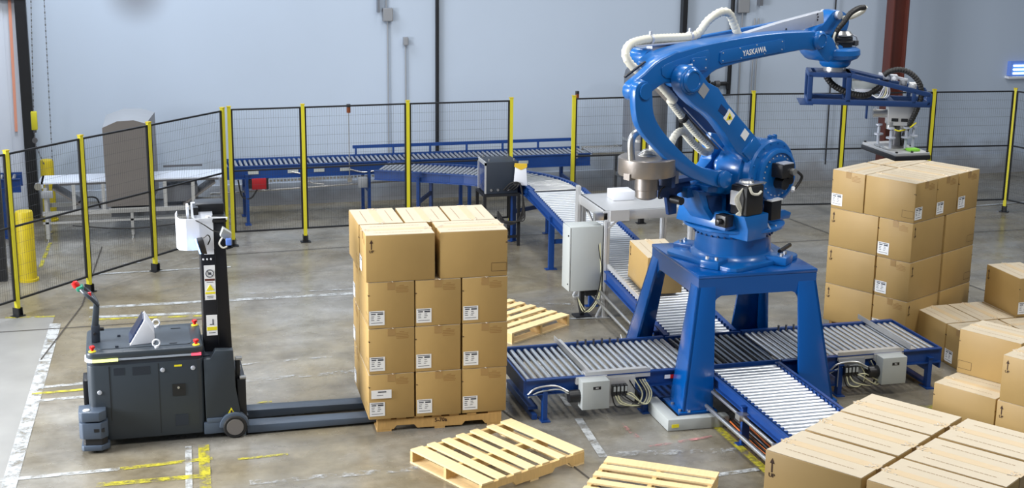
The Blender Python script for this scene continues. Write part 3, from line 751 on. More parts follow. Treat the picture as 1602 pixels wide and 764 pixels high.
# lower frame bars, sticker, motor and valve gear of the crossing line
def gear(cv, x, flip):
    t = MB().box(x, x + .28, -.70, -.56, .14, .43).build('control_box', 'greybox', cv, bevel=.006)
    MB().box(x + .11, x + .19, -.702, -.70, .345, .375).build('nameplate', 'black', t); text('nameplate_lettering', '451' if not flip else '452', .022, 'label', t, (x + .15, -.7035, .36), (PI / 2, 0, 0))
    MB().box(x - .02, x + .30, -.56, -.50, .36, .43).build('mounting_bracket', 'alu', cv)
    d = -1 if flip else 1
    x2 = x + .30 if not flip else x - .42
    MB().box(x2, x2 + .30, -.545, -.535, .10, .40).build('valve_plate', 'alu' if not flip else 'grey', cv)
    v = MB()
    for k in range(4): v.box(x2 + .05 + k * .04, x2 + .083 + k * .04, -.60, -.545, .22, .33)
    v.build('valve_block', 'black', cv)
    v2 = MB()
    for k in range(4): v2.box(x2 + .055 + k * .04, x2 + .078 + k * .04, -.606, -.60, .27, .32)
    v2.build('valve_caps', 'greybox', cv)
    for k in range(7):
        a = x2 + .04 + k * .03; z0 = .30; m = ('rubber', 'cream', 'cream', 'darksteel')[k % 4]; w = random.uniform(.10, .26)
        MB().tube([(a, -.59, .24), (a + w * .3, -.62, .12 + .02 * k), (a + w + .05, -.62, .12), (a + w + .12, -.58, .22), (a + w + .05, -.55, .36)], .007, 6, 5).build('cable', m, cv)
    MB().cyl((x - .11, -.60, .26), (x, -.60, .26), .062, 16).build('drive_motor', 'black', cv)
    MB().tube([(x - .11, -.6, .31), (x - .24, -.57, .37), (x - .42, -.54, .35), (x - .5, -.52, .28)], .010, 6, 5).build('cable', 'steel', cv)
    MB().tube([(x - .11, -.6, .29), (x - .2, -.57, .33), (x - .38, -.54, .31), (x - .5, -.52, .25)], .008, 6, 5).build('cable', 'greybox', cv)
gear(cvl, .52, False); gear(cvr, 1.05, True)
MB().box(1.44, 1.50, -.525, -.522, .335, .375).build('sticker', 'label', cvl); MB().box(1.50, 1.60, -.525, -.522, .335, .375).build('warning_sticker', 'red', cvl)
MB().box(1.30, 1.8, -.40, .40, .05, .09).build('lower_plate', 'convblue', cvl)
MB().bar((.1, -.49, .03), (.1, .49, .03), .05, .05).bar((.1, -.42, .10), (.1, .42, .10), .10, .03).build('base_tube', 'convblue', cvl)
MB().bar((1.70, -.49, .05), (1.70, .49, .05), .08, .03).bar((.66, -.49, .10), (.66, .49, .10), .16, .02).build('base_tube', 'convblue', cvr)
MB().box(-.02, .0, -.50, .50, .27, .42).build('end_plate', 'convblue', cvl)
MB().box(1.83, 1.85, -.50, .50, .20, .425).build('end_plate', 'convblue', cvr)
# outfeed and infeed
cvo = conveyor('outfeed_conveyor', 'bright zinc roller conveyor running from the crossing towards the foreground cartons', [(5.92, 12.86, .42), (5.92, 9.62, .42)], .76, .080, rm='rollerbright', r=.0225, legs=(1.0, 2.4), pan=True, teeth=True, rail=.12)
for (dx, zz, r) in ((-.46, .30, .016), (-.53, .17, .020)):
    MB().cyl((dx, -.35, zz), (dx, -3.0, zz), r, 10).build('guide_tube', 'steel', cvo)
MB().box(-.50, -.40, -1.1, -1.0, .27, .33).box(-.50, -.40, -1.9, -1.8, .27, .33).build('tube_clamp', 'steel', cvo)
cvi = conveyor('infeed_conveyor', 'long blue conveyor sloping from the curve down under the pedestal', [(5.92, 13.96, .42), (5.93, 19.45, .87)], .76, .080, rm='rollerbright', r=.0225, legs=(.25, 2.6, 4.4), pan=True, teeth=True, rail=.13)
MB().cyl((-.46, .1, .22), (-.46, 3.2, .42), .018, 10).build('guide_tube', 'steel', cvi)
MB().cyl((-.50, .1, .12), (-.50, 3.0, .30), .018, 10).build('guide_tube', 'steel', cvi)
MB().bar((-.36, .5, .52), (-.36, 2.6, .70), .02, .05).build('side_guide', 'alu', cvi)
MB().cyl((-.44, .75, .46), (-.44, .75, .56), .035).cyl((-.46, .5, .44), (-.46, .5, .50), .03).build('sensor', 'black', cvi)
cvc = conveyor('curved_conveyor', 'curved blue roller conveyor bending from the back line to the infeed', [(5.93, 19.47, .87), (5.92, 19.75, .875), (5.85, 20.03, .88), (5.72, 20.28, .885), (5.53, 20.50, .89), (5.28, 20.68, .895), (5.0, 20.86, .90), (4.4, 21.18, .90), (3.75, 21.50, .90)], .70, .066, rm='roller', r=.022, legs=(.75, 2.5), pan=True, teeth=True, rail=.15)
MB().bar((-.37, -.2, .72), (-.37, 1.4, .80), .03, .06).build('brace', 'convblue', cvc)
# back line
cvb = conveyor('back_conveyor', 'long blue back conveyor with short slanted rollers along the wall', [(1.42, 22.16, .90), (7.22, 22.16, .90)], .58, .076, legs=(.33, 2.2, 3.8, 5.5), rail=.20, r=.022)
MB().bar((2.05, .33, 1.03), (5.76, .33, 1.03), .03, .05).build('guard_rail', 'convblue', cvb)
gp = MB()
for k in range(7): gp.bar((2.1 + k * .6, .32, .88), (2.1 + k * .6, .32, 1.03), .03, .03)
gp.build('guard_brackets', 'convblue', cvb)
tagsx = MB()
for x in (.35, .95, 1.35, 1.75, 2.9, 4.6): tagsx.box(x, x + .16, -.315, -.313, .78, .83)
tagsx.build('type_plates', 'greybox', cvb)
MB().box(.40, .62, -.36, -.26, .55, .72).build('drive_motor', 'darkred', cvb, bevel=.01); MB().box(.35, .40, -.36, -.26, .57, .70).box(.62, .65, -.36, -.26, .55, .72).build('motor_end', 'black', cvb)
MB().tube([(.2, -.3, .7), (.25, -.32, .45), (.38, -.34, .42), (.48, -.34, .55)], .012, 6).build('cable', 'rubber', cvb)
MB().tube([(-.2, .1, .42), (1.0, .1, .45), (2.6, .1, .50), (3.2, .1, .50), (3.35, .1, .62)], .018, 8, 2).build('conduit', 'steel', cvb)
ck = MB()
for k in range(70): ck.bar((.65 + k * .055, .02, .60 + k * .0005), (.685 + k * .055, .02, .60 + k * .0005), .012, .03)
tag(ck.build('drive_chain', 'steel', cvb), kind='stuff')
MB().tube([(1.0, -.31, .80), (1.2, -.32, .74), (1.3, -.32, .62), (1.5, -.3, .58)], .010, 6).tube([(1.9, -.31, .80), (2.1, -.32, .75), (2.3, -.31, .76)], .010, 6).build('cable', 'steel', cvb)
MB().box(2.02, 2.16, -.40, -.32, .52, .68).build('junction_box', 'grey', cvb, bevel=.006)
cvz = conveyor('skate_conveyor', 'short bright roller section at the right end of the back conveyor', [(7.26, 22.16, .90), (8.0, 22.16, .90)], .56, .05, r=.018, legs=(.6,), rail=.06, rail_m='steel')
cvn = conveyor('roller_conveyor', 'small blue roller conveyor end left of the white belt conveyor', [(-3.1, 22.0, .86), (-1.50, 22.0, .86)], .44, .09, legs=(.4, 1.35), rail=.2)

# belt conveyor with inspection hood (left back)
t = thing('belt_conveyor', 'white belt conveyor on aluminium frame behind the oblique fence', 'conveyor', (-1.2, 21.35, 0))
MB().box(0, 2.6, 0, .55, .855, .875).prism([(-.04, .83), (0, .875), (.03, .875), (.03, .80), (-.03, .79)], 0, .55).build('belt', 'belt', t)
MB().box(.25, 2.5, -.005, .02, .825, .853).box(.25, 2.5, .53, .555, .80, .853).build('belt_edge', 'darksteel', t)
MB().box(.0, 2.6, -.03, .0, .395, .455).box(0, 2.6, .55, .58, .395, .455).box(.0, 2.6, -.02, .0, .27, .30).build('lower_beam', 'alu', t)
for x in (.42, .83, 1.7, 2.1): MB().box(x, x + .05, -.02, .02, .44, .83).build('upright', 'alu', t)
for x in (.03, 2.55):
    MB().box(x, x + .05, -.02, .03, .05, .80).box(x, x + .05, .52, .57, .05, .80).build('leg', 'alu', t)
MB().box(1.22, 1.26, -.02, .02, .06, .40).box(1.22, 1.26, .53, .57, .06, .4).build('leg', 'alu', t)
fm = MB()
for x, y in ((.055, .0), (.055, .545), (1.24, 0), (1.24, .55), (2.575, 0), (2.575, .545)): fm.cyl((x, y, .012), (x, y, .07), .008, 8).cyl((x, y, 0), (x, y, .015), .035, 12)
fm.build('levelling_feet', 'steel', t)
MB().bar((.15, .25, .78), (.62, .25, .46), .5, .02).build('return_belt', 'hood', t); MB().bar((2.45, .25, .78), (1.98, .25, .46), .5, .02).build('return_belt', 'hood', t)
MB().box(.0, .16, -.06, .0, .66, .76).build('drive_box', 'grey', t, bevel=.006); MB().cyl((-.04, -.04, .83), (-.04, .04, .83), .05).build('pulley_cap', 'steel', t)
MB().box(.95, 2.3, .12, .50, .30, .44).box(1.75, 2.2, .1, .5, .50, .74).build('drive_cover', 'tank', t)
MB().tube([(.45, .1, .5), (.6, .05, .62), (.75, .1, .6), (.8, .1, .45)], .012, 6).tube([(.4, -.04, .24), (1.2, -.05, .16), (2.1, -.05, .22)], .012, 6).build('cable', 'rubber', t)
MB().box(1.73, 2.3, .60, .62, .92, .95).build('rear_guide', 'darksteel', t)
h = thing('inspection_hood', 'tall grey hood with faceted top standing over the white belt conveyor', 'cabinet', (-.30, 21.28, 0))
fp = [(0, .50), (.61, .50), (.60, 1.70), (.43, 1.755), (.20, 1.745), (-.01, 1.655)]; bp = [(.05, .50), (.76, .50), (.75, 1.69), (.56, 1.752), (.30, 1.757), (.042, 1.67)]
yb = 1.1
MB().prism(fp, 0, .02).build('front_panel', 'hood', h)
MB().add([(x, .02, z) for x, z in fp] + [(x, yb, z) for x, z in bp], [(1, 7, 8, 2), (0, 5, 11, 6), (6, 7, 8, 9, 10, 11), (0, 1, 7, 6)]).build('side_cover', 'hood', h)
MB().add([(x, .0, z) for x, z in fp[2:]] + [(x, yb, z) for x, z in bp[2:]], [(0, 4, 5, 1), (1, 5, 6, 2), (2, 6, 7, 3)]).build('top_cover', 'grey', h)
MB().box(.02, .62, -.01, .0, .455, .475).build('sill', 'alu', h)

# dark cabinet on stand
t = thing('machine_cabinet', 'charcoal cabinet with glass side on a black stand behind the carton stack', 'cabinet', (4.86, 19.72, 0))
MB().box(.10, .57, 0, .45, .78, 1.25).build('cabinet_body', 'truckdark', t, bevel=.012)
MB().box(.085, .10, .03, .42, .81, 1.23).build('glass_door', 'screen', t, bevel=.004)
MB().box(.08, .10, 0, .035, .79, 1.24).box(.08, .10, .415, .45, .79, 1.24).box(.08, .10, .0, .45, 1.20, 1.25).build('door_trim', 'alu', t)
MB().box(.06, .60, -.02, .48, .745, .78).build('stand_top', 'black', t)
for x, y in ((.06, -.02), (.565, -.02), (.06, .445), (.565, .445)): MB().box(x, x + .04, y, y + .04, 0, .745).build('leg', 'black', t)
MB().box(.1, .57, -.01, .01, .12, .16).box(.1, .57, .455, .475, .12, .16).box(.07, .09, .02, .45, .12, .16).build('stretcher', 'black', t)
eye = MB()
for x, y in ((.15, .06), (.52, .06), (.15, .4), (.52, .4)): eye.cyl((x, y, 1.25), (x, y, 1.285), .010, 8)
eye.build('lifting_eyes', 'steel', t)
kn = MB()
for x in (.17, .27, .42): kn.cyl((x, -.015, .84), (x, 0, .84), .018, 12)
kn.build('knobs', 'steel', t)
for k in range(4):
    MB().tube([(.35 + k * .05, -.02, .84), (.45 + k * .03, -.08, .95 - k * .02), (.58, -.1, .92), (.62 + k * .01, -.1, .6 - k * .05), (.55, -.06, .38), (.42 - k * .04, .0, .33 + k * .02), (.3, .1, .5)], .011, 6).build('cable', 'rubber', t)
f = thing('document_pouch', 'clear white document pouch with yellow flap hanging on the charcoal cabinet', 'pouch', (5.35, 19.66, 0))
MB().prism([(0, .92), (.20, .90), (.18, 1.17), (.02, 1.18)], -.015, .015).build('sheet', 'white', f, bevel=.003)
MB().prism([(.01, 1.18), (.19, 1.17), (.19, 1.22), (.015, 1.23)], -.02, .02).prism([(.01, 1.18), (.19, 1.17), (.10, 1.135)], -.022, -.014).build('flap', 'brownbag', f)

# aluminium table straddling the infeed
t = thing('aluminium_gantry', 'aluminium frame table straddling the infeed conveyor behind the robot', 'table', (5.50, 16.05, 0))
MB().box(.0, 1.18, 0, .96, 1.30, 1.335).build('table_top', 'alu', t)
MB().box(-.02, 1.2, -.02, .02, 1.22, 1.335).box(-.02, 1.2, .94, .98, 1.22, 1.335).box(-.02, .02, 0, .96, 1.22, 1.335).box(1.16, 1.2, 0, .96, 1.22, 1.335).build('edge_profile', 'alu', t, bevel=.004)
for x, y in ((.03, .0), (1.12, 0), (.03, .94), (1.12, .94)):
    MB().box(x - .035, x + .035, y - .035, y + .035, .015, 1.22).build('leg', 'alu', t, bevel=.004)
    MB().box(x - .002, x + .002, y - .037, y - .0345, .05, 1.2).build('leg_groove', 'darksteel', t)
    MB().bar((x - .10, y, .02), (x - .03, y, .16), .05, .012).box(x - .10, x + .06, y - .045, y + .045, 0, .015).build('foot_bracket', 'alu', t)
MB().box(.06, .30, -.045, -.02, 1.21, 1.345).build('corner_plate', 'alu', t); MB().box(-.13, .04, -.02, .05, 1.22, 1.32).build('profile_end', 'steel', t, bevel=.01)
MB().bar((.04, -.03, 1.12), (.16, -.03, 1.22), .02, .02).bar((1.12, -.03, 1.22), (1.0, -.03, 1.12), .02, .02).build('brace', 'alu', t)
MB().bar((-.03, .95, 1.45), (-.03, .95, .9), .10, .04).build('upright_plate', 'alu', t)
MB().bar((.0, 1.0, 1.36), (.22, .86, .82), .05, .02).build('brace', 'alu', t)
for k in range(3): MB().tube([(-.04 - .012 * k, .0, 1.15), (-.05 - .01 * k, -.02, .9), (-.03, -.03, .5 + .05 * k), (-.06 - .02 * k, -.04, .25), (-.2 - .04 * k, -.05, .10), (-.32, .0, .28)], .006, 6).build('cable', ('cream', 'cream', 'rubber')[k], t)
tagged('white_box', MB().box(5.78, 6.06, 16.55, 16.80, 1.337, 1.45), 'white', 'small white box on the rear of the aluminium table', 'box', bevel=.008)
# electrical enclosure
t = thing('electrical_enclosure', 'grey electrical enclosure mounted left of the aluminium table leg', 'cabinet', (5.08, 16.02, 0), .02)
MB().box(0, .40, .0, .27, .36, 1.16).build('enclosure_body', 'greybox', t, bevel=.008)
# door faces left-front
MB().box(-.02, .0, -.0, .27, .365, 1.155).build('door', 'greybox', t, bevel=.005)
MB().cyl((-.03, .03, 1.05), (-.02, .03, 1.05), .010, 8).cyl((-.03, .03, .45), (-.02, .03, .45), .010, 8).build('lock', 'black', t)
MB().box(.22, .40, .05, .22, .28, .36).build('cable_gland', 'black', t); MB().bar((.38, .1, .8), (.47, .1, .8), .04, .04).bar((.38, .1, .5), (.47, .1, .5), .04, .04).build('mount', 'alu', t)
MB().box(.1, .3, .05, .22, 0, .02).bar((.2, .14, .02), (.2, .14, .36), .05, .05).build('stand', 'black', t)

# cable tray with cables beside the outfeed
t = thing('cable_tray', 'black wire cable tray with orange cables on the floor beside the outfeed', 'cable tray', (5.50, 12.35, 0))
tr = MB()
for k in range(24): tr.tube([(0, -k * .1, .10), (0, -k * .1, .02), (.28, -k * .1, .02), (.28, -k * .1, .10)], .004, 4, 0)
for x, z in ((0, .10), (0, .06), (0, .02), (.07, .02), (.14, .02), (.21, .02), (.28, .02), (.28, .10)): tr.tube([(x, 0, z), (x, -2.35, z)], .004, 4, 0)
tag(tr.build('wire_basket', 'black', t), kind='stuff')
for k in range(9):
    x = .05 + k * .022
    MB().tube([(x, 0, .05 + .01 * (k % 3)), (x + random.uniform(-.02, .02), -.6, .04), (x + random.uniform(-.02, .02), -1.2, .05), (x, -1.8, .04), (x, -2.3, .05)], .009, 6).build('cable', ('orange', 'orange', 'rubber', 'orange', 'steel', 'rubber')[k % 6], t)
for k in range(3):
    tb = MB().tube([(5.35 + k * .03, 14.3 + .04 * k, .35), (5.28 + .02 * k, 14.25, .50 - .04 * k), (5.18 + .03 * k, 14.2 + .05 * k, .25), (5.3, 14.4 + .1 * k, .06), (5.45, 15.2, .05)], .007, 6)
    tag(tb.build('loose_cable', ('cream', 'rubber', 'white')[k % 3]), 'thin %s cable looping on the floor beside the pedestal back leg' % ('cream', 'black', 'white')[k % 3], 'cable')

# ---------------------------------------------------------------- pedestal
t = thing('robot_pedestal', 'glossy blue four-legged steel pedestal under the robot', 'pedestal', (0, 0, 0))
MB().box(5.37, 6.65, 12.77, 14.09, 1.385, 1.42).build('top_plate', 'pedestal', t, bevel=.004)
MB().prism([(5.375, 1.20), (5.375, 1.383), (6.645, 1.383), (6.645, 1.20)], 12.775, 12.82).prism([(5.375, 1.20), (5.375, 1.383), (6.645, 1.383), (6.645, 1.20)], 14.04, 14.085).build('apron', 'pedestal', t)
MB().box(5.375, 5.42, 12.82, 14.04, 1.20, 1.383).box(6.60, 6.645, 12.82, 14.04, 1.20, 1.383).build('apron', 'pedestal', t)
def pleg(tx0, tx1, ty0, ty1, bx0, bx1, by0, by1, zb):
    k = .03; fr = ty0 < 13.4; lf = tx0 < 6
    def q(x0, x1, y0, y1, z): return [(x0, y0, z), (x1, y0, z), (x1, y1, z), (x0, y1, z)]
    fb = (by0, by0 + k) if fr else (by1 - k, by1); ft = (ty0, ty0 + k) if fr else (ty1 - k, ty1)
    sb = (bx0, bx0 + k) if lf else (bx1 - k, bx1); st_ = (tx0, tx0 + k) if lf else (tx1 - k, tx1)
    MB().hexa(q(bx0, bx1, *fb, zb), q(tx0, tx1, *ft, 1.30)).hexa(q(*sb, by0, by1, zb), q(*st_, ty0, ty1, 1.30)).build('leg', 'pedestal', t, bevel=.004)
    MB().box(bx0 - .05, bx1 + .03, by0 - .03, by1 + .05, zb - .02, zb).build('foot_plate', 'pedestal', t)
pleg(5.375, 5.56, 12.775, 12.98, 5.14, 5.46, 12.47, 12.84, .13)
pleg(6.45, 6.645, 12.775, 12.98, 6.38, 6.76, 12.47, 12.84, .13)
pleg(5.375, 5.56, 13.90, 14.085, 5.14, 5.46, 14.02, 14.32, .13)
pleg(6.45, 6.645, 13.90, 14.085, 6.40, 6.76, 14.02, 14.32, .13)
# rounded gussets in the arch corners
for (x, sx) in ((5.54, 1), (6.47, -1)):
    for y0, y1 in ((12.776, 12.81), (14.05, 14.084)):
        g = [(x, 1.205), (x + sx * .12, 1.205)] + [(x + sx * (.12 - .12 * math.sin(a)), 1.085 + .12 * math.cos(a)) for a in (0.2, .5, .8, 1.1, 1.4)] + [(x, 1.09)]
        MB().prism(g, y0, y1).build('gusset', 'pedestal', t)
for (y, sy) in ((12.96, 1), (13.92, -1)):
    for x0, x1 in ((5.376, 5.41), (6.61, 6.644)):
        g = [(y, 1.205), (y + sy * .12, 1.205)] + [(y + sy * (.12 - .12 * math.sin(a)), 1.085 + .12 * math.cos(a)) for a in (0.2, .5, .8, 1.1, 1.4)] + [(y, 1.09)]
        MB().prism(g, x0, x1, 'yz').build('gusset', 'pedestal', t)
for x, y in ((5.12, 12.50), (5.12, 12.7), (5.2, 12.455), (5.4, 12.455), (6.78, 12.55)): MB().cyl((x, y, .13), (x, y, .15), .016, 6).build('anchor_bolt', 'steel', t)
MB().box(5.10, 5.48, 12.42, 12.88, .0, .11).build('plinth', 'darksteel', t); MB().box(6.36, 6.80, 12.42, 12.88, 0, .11).build('plinth', 'darksteel', t)
MB().box(5.10, 5.48, 14.0, 14.36, .0, .11).box(6.36, 6.80, 14.0, 14.36, 0, .11).build('plinth', 'darksteel', t)
tagged('kick_rail', MB().prism([(4.93, 12.32), (5.56, 12.30), (5.56, 12.41), (5.06, 12.41), (5.06, 12.98), (4.93, 12.98)], 0.003, .12, 'xy'), 'greybox', 'L-shaped light grey guard rail at the foot of the pedestal', 'guard', bevel=.008)
MB().box(4.965, 5.04, 12.306, 12.309, .04, .075).build('warning_sticker', 'stickyellow', bpy.data.objects['kick_rail'])

# ---------------------------------------------------------------- robot
rb = thing('palletising_robot', 'large blue palletising robot arm with vacuum gripper on the pedestal', 'robot', (6.0, 13.42, 1.42), .42)
MB().prism(rrect(-.52, .52, -.50, .50, .12, 3), .0, .045, 'xy').build('base_plate', 'robot', rb, bevel=.006)
bf = MB()
for a in range(4):
    t_ = a * PI / 2 + PI / 4 - .42
    bf.hexa(*[[(math.cos(t_) * r_ - math.sin(t_) * w, math.sin(t_) * r_ + math.cos(t_) * w, z_) for r_, w in ((.30, -.13), (.62, -.10), (.62, .10), (.30, .13))] for z_ in (.002, .085)])
bf.build('base_foot', 'robot', rb, bevel=.01)
bb = MB()
for a in range(4):
    for w in (-.05, .05):
        t_ = a * PI / 2 + PI / 4 - .42; x = math.cos(t_) * .55 - math.sin(t_) * w; y = math.sin(t_) * .55 + math.cos(t_) * w; bb.cyl((x, y, .08), (x, y, .115), .02, 6)
bb.build('base_bolts', 'steel', rb)
MB().lathe((0, 0, 0), [(.44, .045), (.43, .07), (.395, .10), (.385, .27), (.40, .29), (.40, .33), (.36, .345)], 40).build('base_casting', 'robot', rb)
ri = MB()
for k in range(36):
    a = 2 * PI * k / 36; ri.cyl((.392 * math.cos(a), .392 * math.sin(a), .285), (.41 * math.cos(a), .41 * math.sin(a), .285), .012, 6)
ri.build('ring_bolts', 'robot_dark', rb)
for s in (-1, 1): MB().cyl((.25, s * .42, .10), (.55, s * .30, .10), .022, 8).build('levelling_bar', 'black', rb)
MB().lathe((0, 0, 0), [(.48, .345), (.52, .36), (.52, .385), (.47, .40)], 40).build('turret_ring', 'robot', rb)
MB().prism([(-.50, .40), (.48, .40), (.50, .46), (.40, .50), (-.12, .50), (-.32, .56), (-.46, .56)], -.34, .34).build('turret_deck', 'robot', rb, bevel=.012)
# left bracket with a recess
MB().prism([(-.70, .80), (-.28, .74), (-.26, .40), (-.44, .42), (-.60, .60)], -.14, .16).build('rear_bracket', 'robot', rb, bevel=.015)
MB().prism([(-.58, .74), (-.36, .71), (-.34, .52), (-.44, .50), (-.53, .61)], -.150, -.141).build('bracket_recess', 'robot_dark', rb)
MB().prism([(-.70, .80), (-.55, .86), (-.28, .86), (-.10, .72), (-.10, .5), (-.3, .45)], .0, .20).build('rear_casting', 'robot', rb, bevel=.01)
# tower that carries the shoulder disc
MB().prism(smoothpoly([(-.24, .86), (-.22, 1.06), (-.05, 1.22), (.16, 1.25), (.40, 1.16), (.50, .96), (.52, .78), (.42, .58), (.36, .42), (-.05, .42), (-.14, .60)], 4), -.26, .06).build('shoulder_tower', 'robot', rb, bevel=.014)
MB().prism(smoothpoly([(-.20, .86), (-.18, 1.02), (0, 1.14), (.2, 1.14), (.38, 1.0), (.48, .78), (.40, .56), (.34, .42), (-.05, .42), (-.14, .60)], 4), .06, .34).build('shoulder_tower', 'robot', rb, bevel=.014)
SC = (.135, .92)
MB().lathe((SC[0], -.26, SC[1]), [(.345, 0), (.345, .09), (.325, .11), (.29, .115)], 48, (0, -1, 0)).build('shoulder_disc', 'robot', rb)
MB().lathe((SC[0] + .02, -.37, SC[1] - .02), [(.275, 0), (.275, .05), (.25, .065), (.235, .065), (.23, .045), (.0, .045)], 44, (0, -1, 0)).build('shoulder_hub', 'robot', rb)
bo = MB()
for k in range(22):
    a = 2 * PI * k / 22; bo.cyl((SC[0] + .02 + .205 * math.cos(a), -.415, SC[1] - .02 + .205 * math.sin(a)), (SC[0] + .02 + .205 * math.cos(a), -.424, SC[1] - .02 + .205 * math.sin(a)), .0085, 6)
bo.build('hub_bolts', 'silver', rb)
bo = MB()
for k in range(18):
    a = 2 * PI * k / 18; bo.cyl((SC[0] + .31 * math.cos(a), -.37, SC[1] + .31 * math.sin(a)), (SC[0] + .31 * math.cos(a), -.382, SC[1] + .31 * math.sin(a)), .011, 6)
bo.build('disc_bolts', 'robot', rb)
MB().box(.10, .21, -.34, -.30, 1.24, 1.275).cyl((.12, -.34, 1.285), (.12, -.30, 1.285), .02).cyl((.19, -.34, 1.285), (.19, -.30, 1.285), .02).build('lifting_lug', 'robot', rb, bevel=.004)
m_ = MB().box(.06, .24, -.56, -.41, .90, 1.04).build('shoulder_motor', 'black', rb, bevel=.01)
MB().box(.08, .22, -.56, -.45, 1.04, 1.05).build('motor_label', 'silver', m_); MB().cyl((.20, -.60, .96), (.20, -.56, .96), .035).build('motor_connector', 'steel', m_)
MB().cyl((.16, -.52, .83), (.16, -.41, .83), .06, 16).cyl((.24, -.52, .86), (.24, -.41, .86), .045, 14).build('motor_cluster', 'black', rb)
MB().tube([(.24, -.60, .96), (.31, -.60, .90), (.28, -.58, .82), (.20, -.58, .76)], .014, 8).build('motor_cable', 'rubber', rb)
MB().cyl((.18, -.60, .77), (.21, -.58, .80), .02, 8).build('cable_plug', 'label', rb)
# swing motor in front
sm = MB().box(-.38, -.13, -.50, -.28, .56, .86).build('turning_motor', 'black', rb, bevel=.02)
MB().box(-.36, -.09, -.49, -.32, .865, .878).build('motor_cover', 'steel', sm, bevel=.003)
MB().lathe((-.26, -.38, .88), [(.08, 0), (.07, .02), (.02, .03)], 18).build('motor_cap', 'steel', sm)
MB().tube([(-.36, -.51, .86), (-.34, -.53, .80), (-.26, -.53, .78), (-.20, -.52, .80)], .014, 8).build('motor_cable', 'hose', sm)
MB().box(-.40, -.38, -.40, -.30, .66, .80).build('side_label', 'white', sm)
for k in range(4): MB().tube([(-.38, -.44, .84), (-.43 - .02 * k, -.44, .74), (-.40, -.45, .64 - .02 * k), (-.44, -.42, .58)], .006, 6).build('thin_cable', 'hose', rb)
MB().prism([(-.34, .30), (-.06, .30), (-.04, .40), (-.04, .56), (-.40, .56), (-.34, .42)], -.50, -.24).build('motor_housing', 'robot', rb, bevel=.015)
MB().box(-.52, -.40, -.36, -.22, .44, .56).cyl((-.58, -.30, .50), (-.52, -.30, .50), .03).build('junction_block', 'black', rb, bevel=.01)
m_ = MB().box(.02, .17, -.48, -.37, .46, .66).build('servo_motor', 'black', rb, bevel=.012); MB().box(.01, .18, -.485, -.365, .66, .675).build('servo_cap', 'label', m_)
MB().tube([(-.03, -.46, .46), (.0, -.50, .38), (.08, -.50, .36), (.12, -.46, .40)], .010, 8).build('motor_cable', 'silver', rb)
# lower arm
la = [(-1.03, 2.08), (-.92, 2.02), (-.80, 1.90), (-.66, 1.84), (-.52, 1.68), (-.24, 1.44), (.05, 1.17), (.02, 1.02), (-.12, .98), (-.22, 1.10), (-.36, 1.18), (-.52, 1.36), (-.66, 1.50), (-.80, 1.60), (-.98, 1.70), (-1.15, 1.84), (-1.19, 1.96), (-1.13, 2.06)]
MB().prism(smoothpoly(la, 2), -.32, -.18).build('lower_arm', 'robot', rb, bevel=.018)
MB().hexa([(-.30, -.345, 1.17), (-.12, -.345, 1.03), (-.12, -.15, 1.03), (-.30, -.15, 1.17)], [(-.13, -.345, 1.32), (.05, -.345, 1.18), (.05, -.15, 1.18), (-.13, -.15, 1.32)]).build('arm_root', 'robot', rb, bevel=.03)
MB().prism([(-.66, 1.62), (-.56, 1.55), (-.52, 1.60), (-.62, 1.68)], -.324, -.315).build('arm_recess', 'robot_dark', rb)
MB().lathe((-1.05, -.315, 1.94), [(.115, 0), (.115, .035), (.10, .05), (.085, .05), (.08, .04), (.0, .04)], 30, (0, -1, 0)).build('elbow_cap', 'robot', rb)
MB().lathe((-1.05, -.315, 1.94), [(.13, 0), (.13, .012), (.12, .02)], 30, (0, -1, 0)).build('elbow_flange', 'robot', rb)
MB().cyl((-1.05, -.3, 1.94), (-1.05, .3, 1.94), .09).build('elbow_shaft', 'robot', rb)
def plate(cx, cz, w, h, ang, y, m):
    c, s = math.cos(ang), math.sin(ang); return [(cx + a * c - b * s, cz + a * s + b * c) for a, b in ((-w, -h), (w, -h), (w, h), (-w, h))]
for cx, cz, w, mm in ((-.875, 1.83, .055, 'grey'), (-.50, 1.545, .058, 'label'), (-.26, 1.345, .045, 'label')):
    o_ = MB().prism(plate(cx, cz, w, w, -.72, 0, 0), -.326, -.320).build('sticker', mm, rb)
    if cx == -.50:
        MB().prism([(cx - .045, cz - .030), (cx + .045, cz - .030), (cx, cz + .045)], -.329, -.326).build('warning_triangle', 'stickyellow', o_)
        MB().prism([(cx - .012, cz - .018), (cx + .012, cz - .018), (cx + .012, cz + .006), (cx - .012, cz + .006)], -.331, -.329).build('warning_symbol', 'ink', o_)
# upper arm
ua = [(-1.72, 1.86), (-1.66, 1.94), (-1.52, 2.02), (-1.37, 2.115), (-1.21, 2.17), (-.91, 2.22), (-.56, 2.255), (-.09, 2.285), (.35, 2.295), (.77, 2.285), (.95, 2.27), (1.05, 2.20), (1.02, 2.11), (.90, 2.08), (.76, 2.10), (.48, 2.085), (-.02, 2.05), (-.44, 2.005), (-.60, 1.965), (-.70, 1.90), (-.90, 1.84), (-1.12, 1.90), (-1.24, 1.91), (-1.34, 1.87), (-1.45, 1.82), (-1.56, 1.77), (-1.68, 1.78)]
rear = smoothpoly([(-1.70, 1.86), (-1.67, 1.94), (-1.52, 2.02), (-1.37, 2.115), (-1.21, 2.17), (-1.0, 2.20), (-1.0, 1.95), (-1.12, 1.90), (-1.24, 1.91), (-1.34, 1.87), (-1.45, 1.82), (-1.56, 1.775), (-1.66, 1.785)], 2)
main = smoothpoly([(-1.33, 2.08), (-1.21, 2.165)] + ua[5:23] + [(-1.30, 1.93)], 2)
me = MB().prism(rear, -.17, -.06).mesh('upper_arm', .02, 3); m2_ = MB().prism(main, -.1701, .13).mesh('upper_arm', .03, 3)
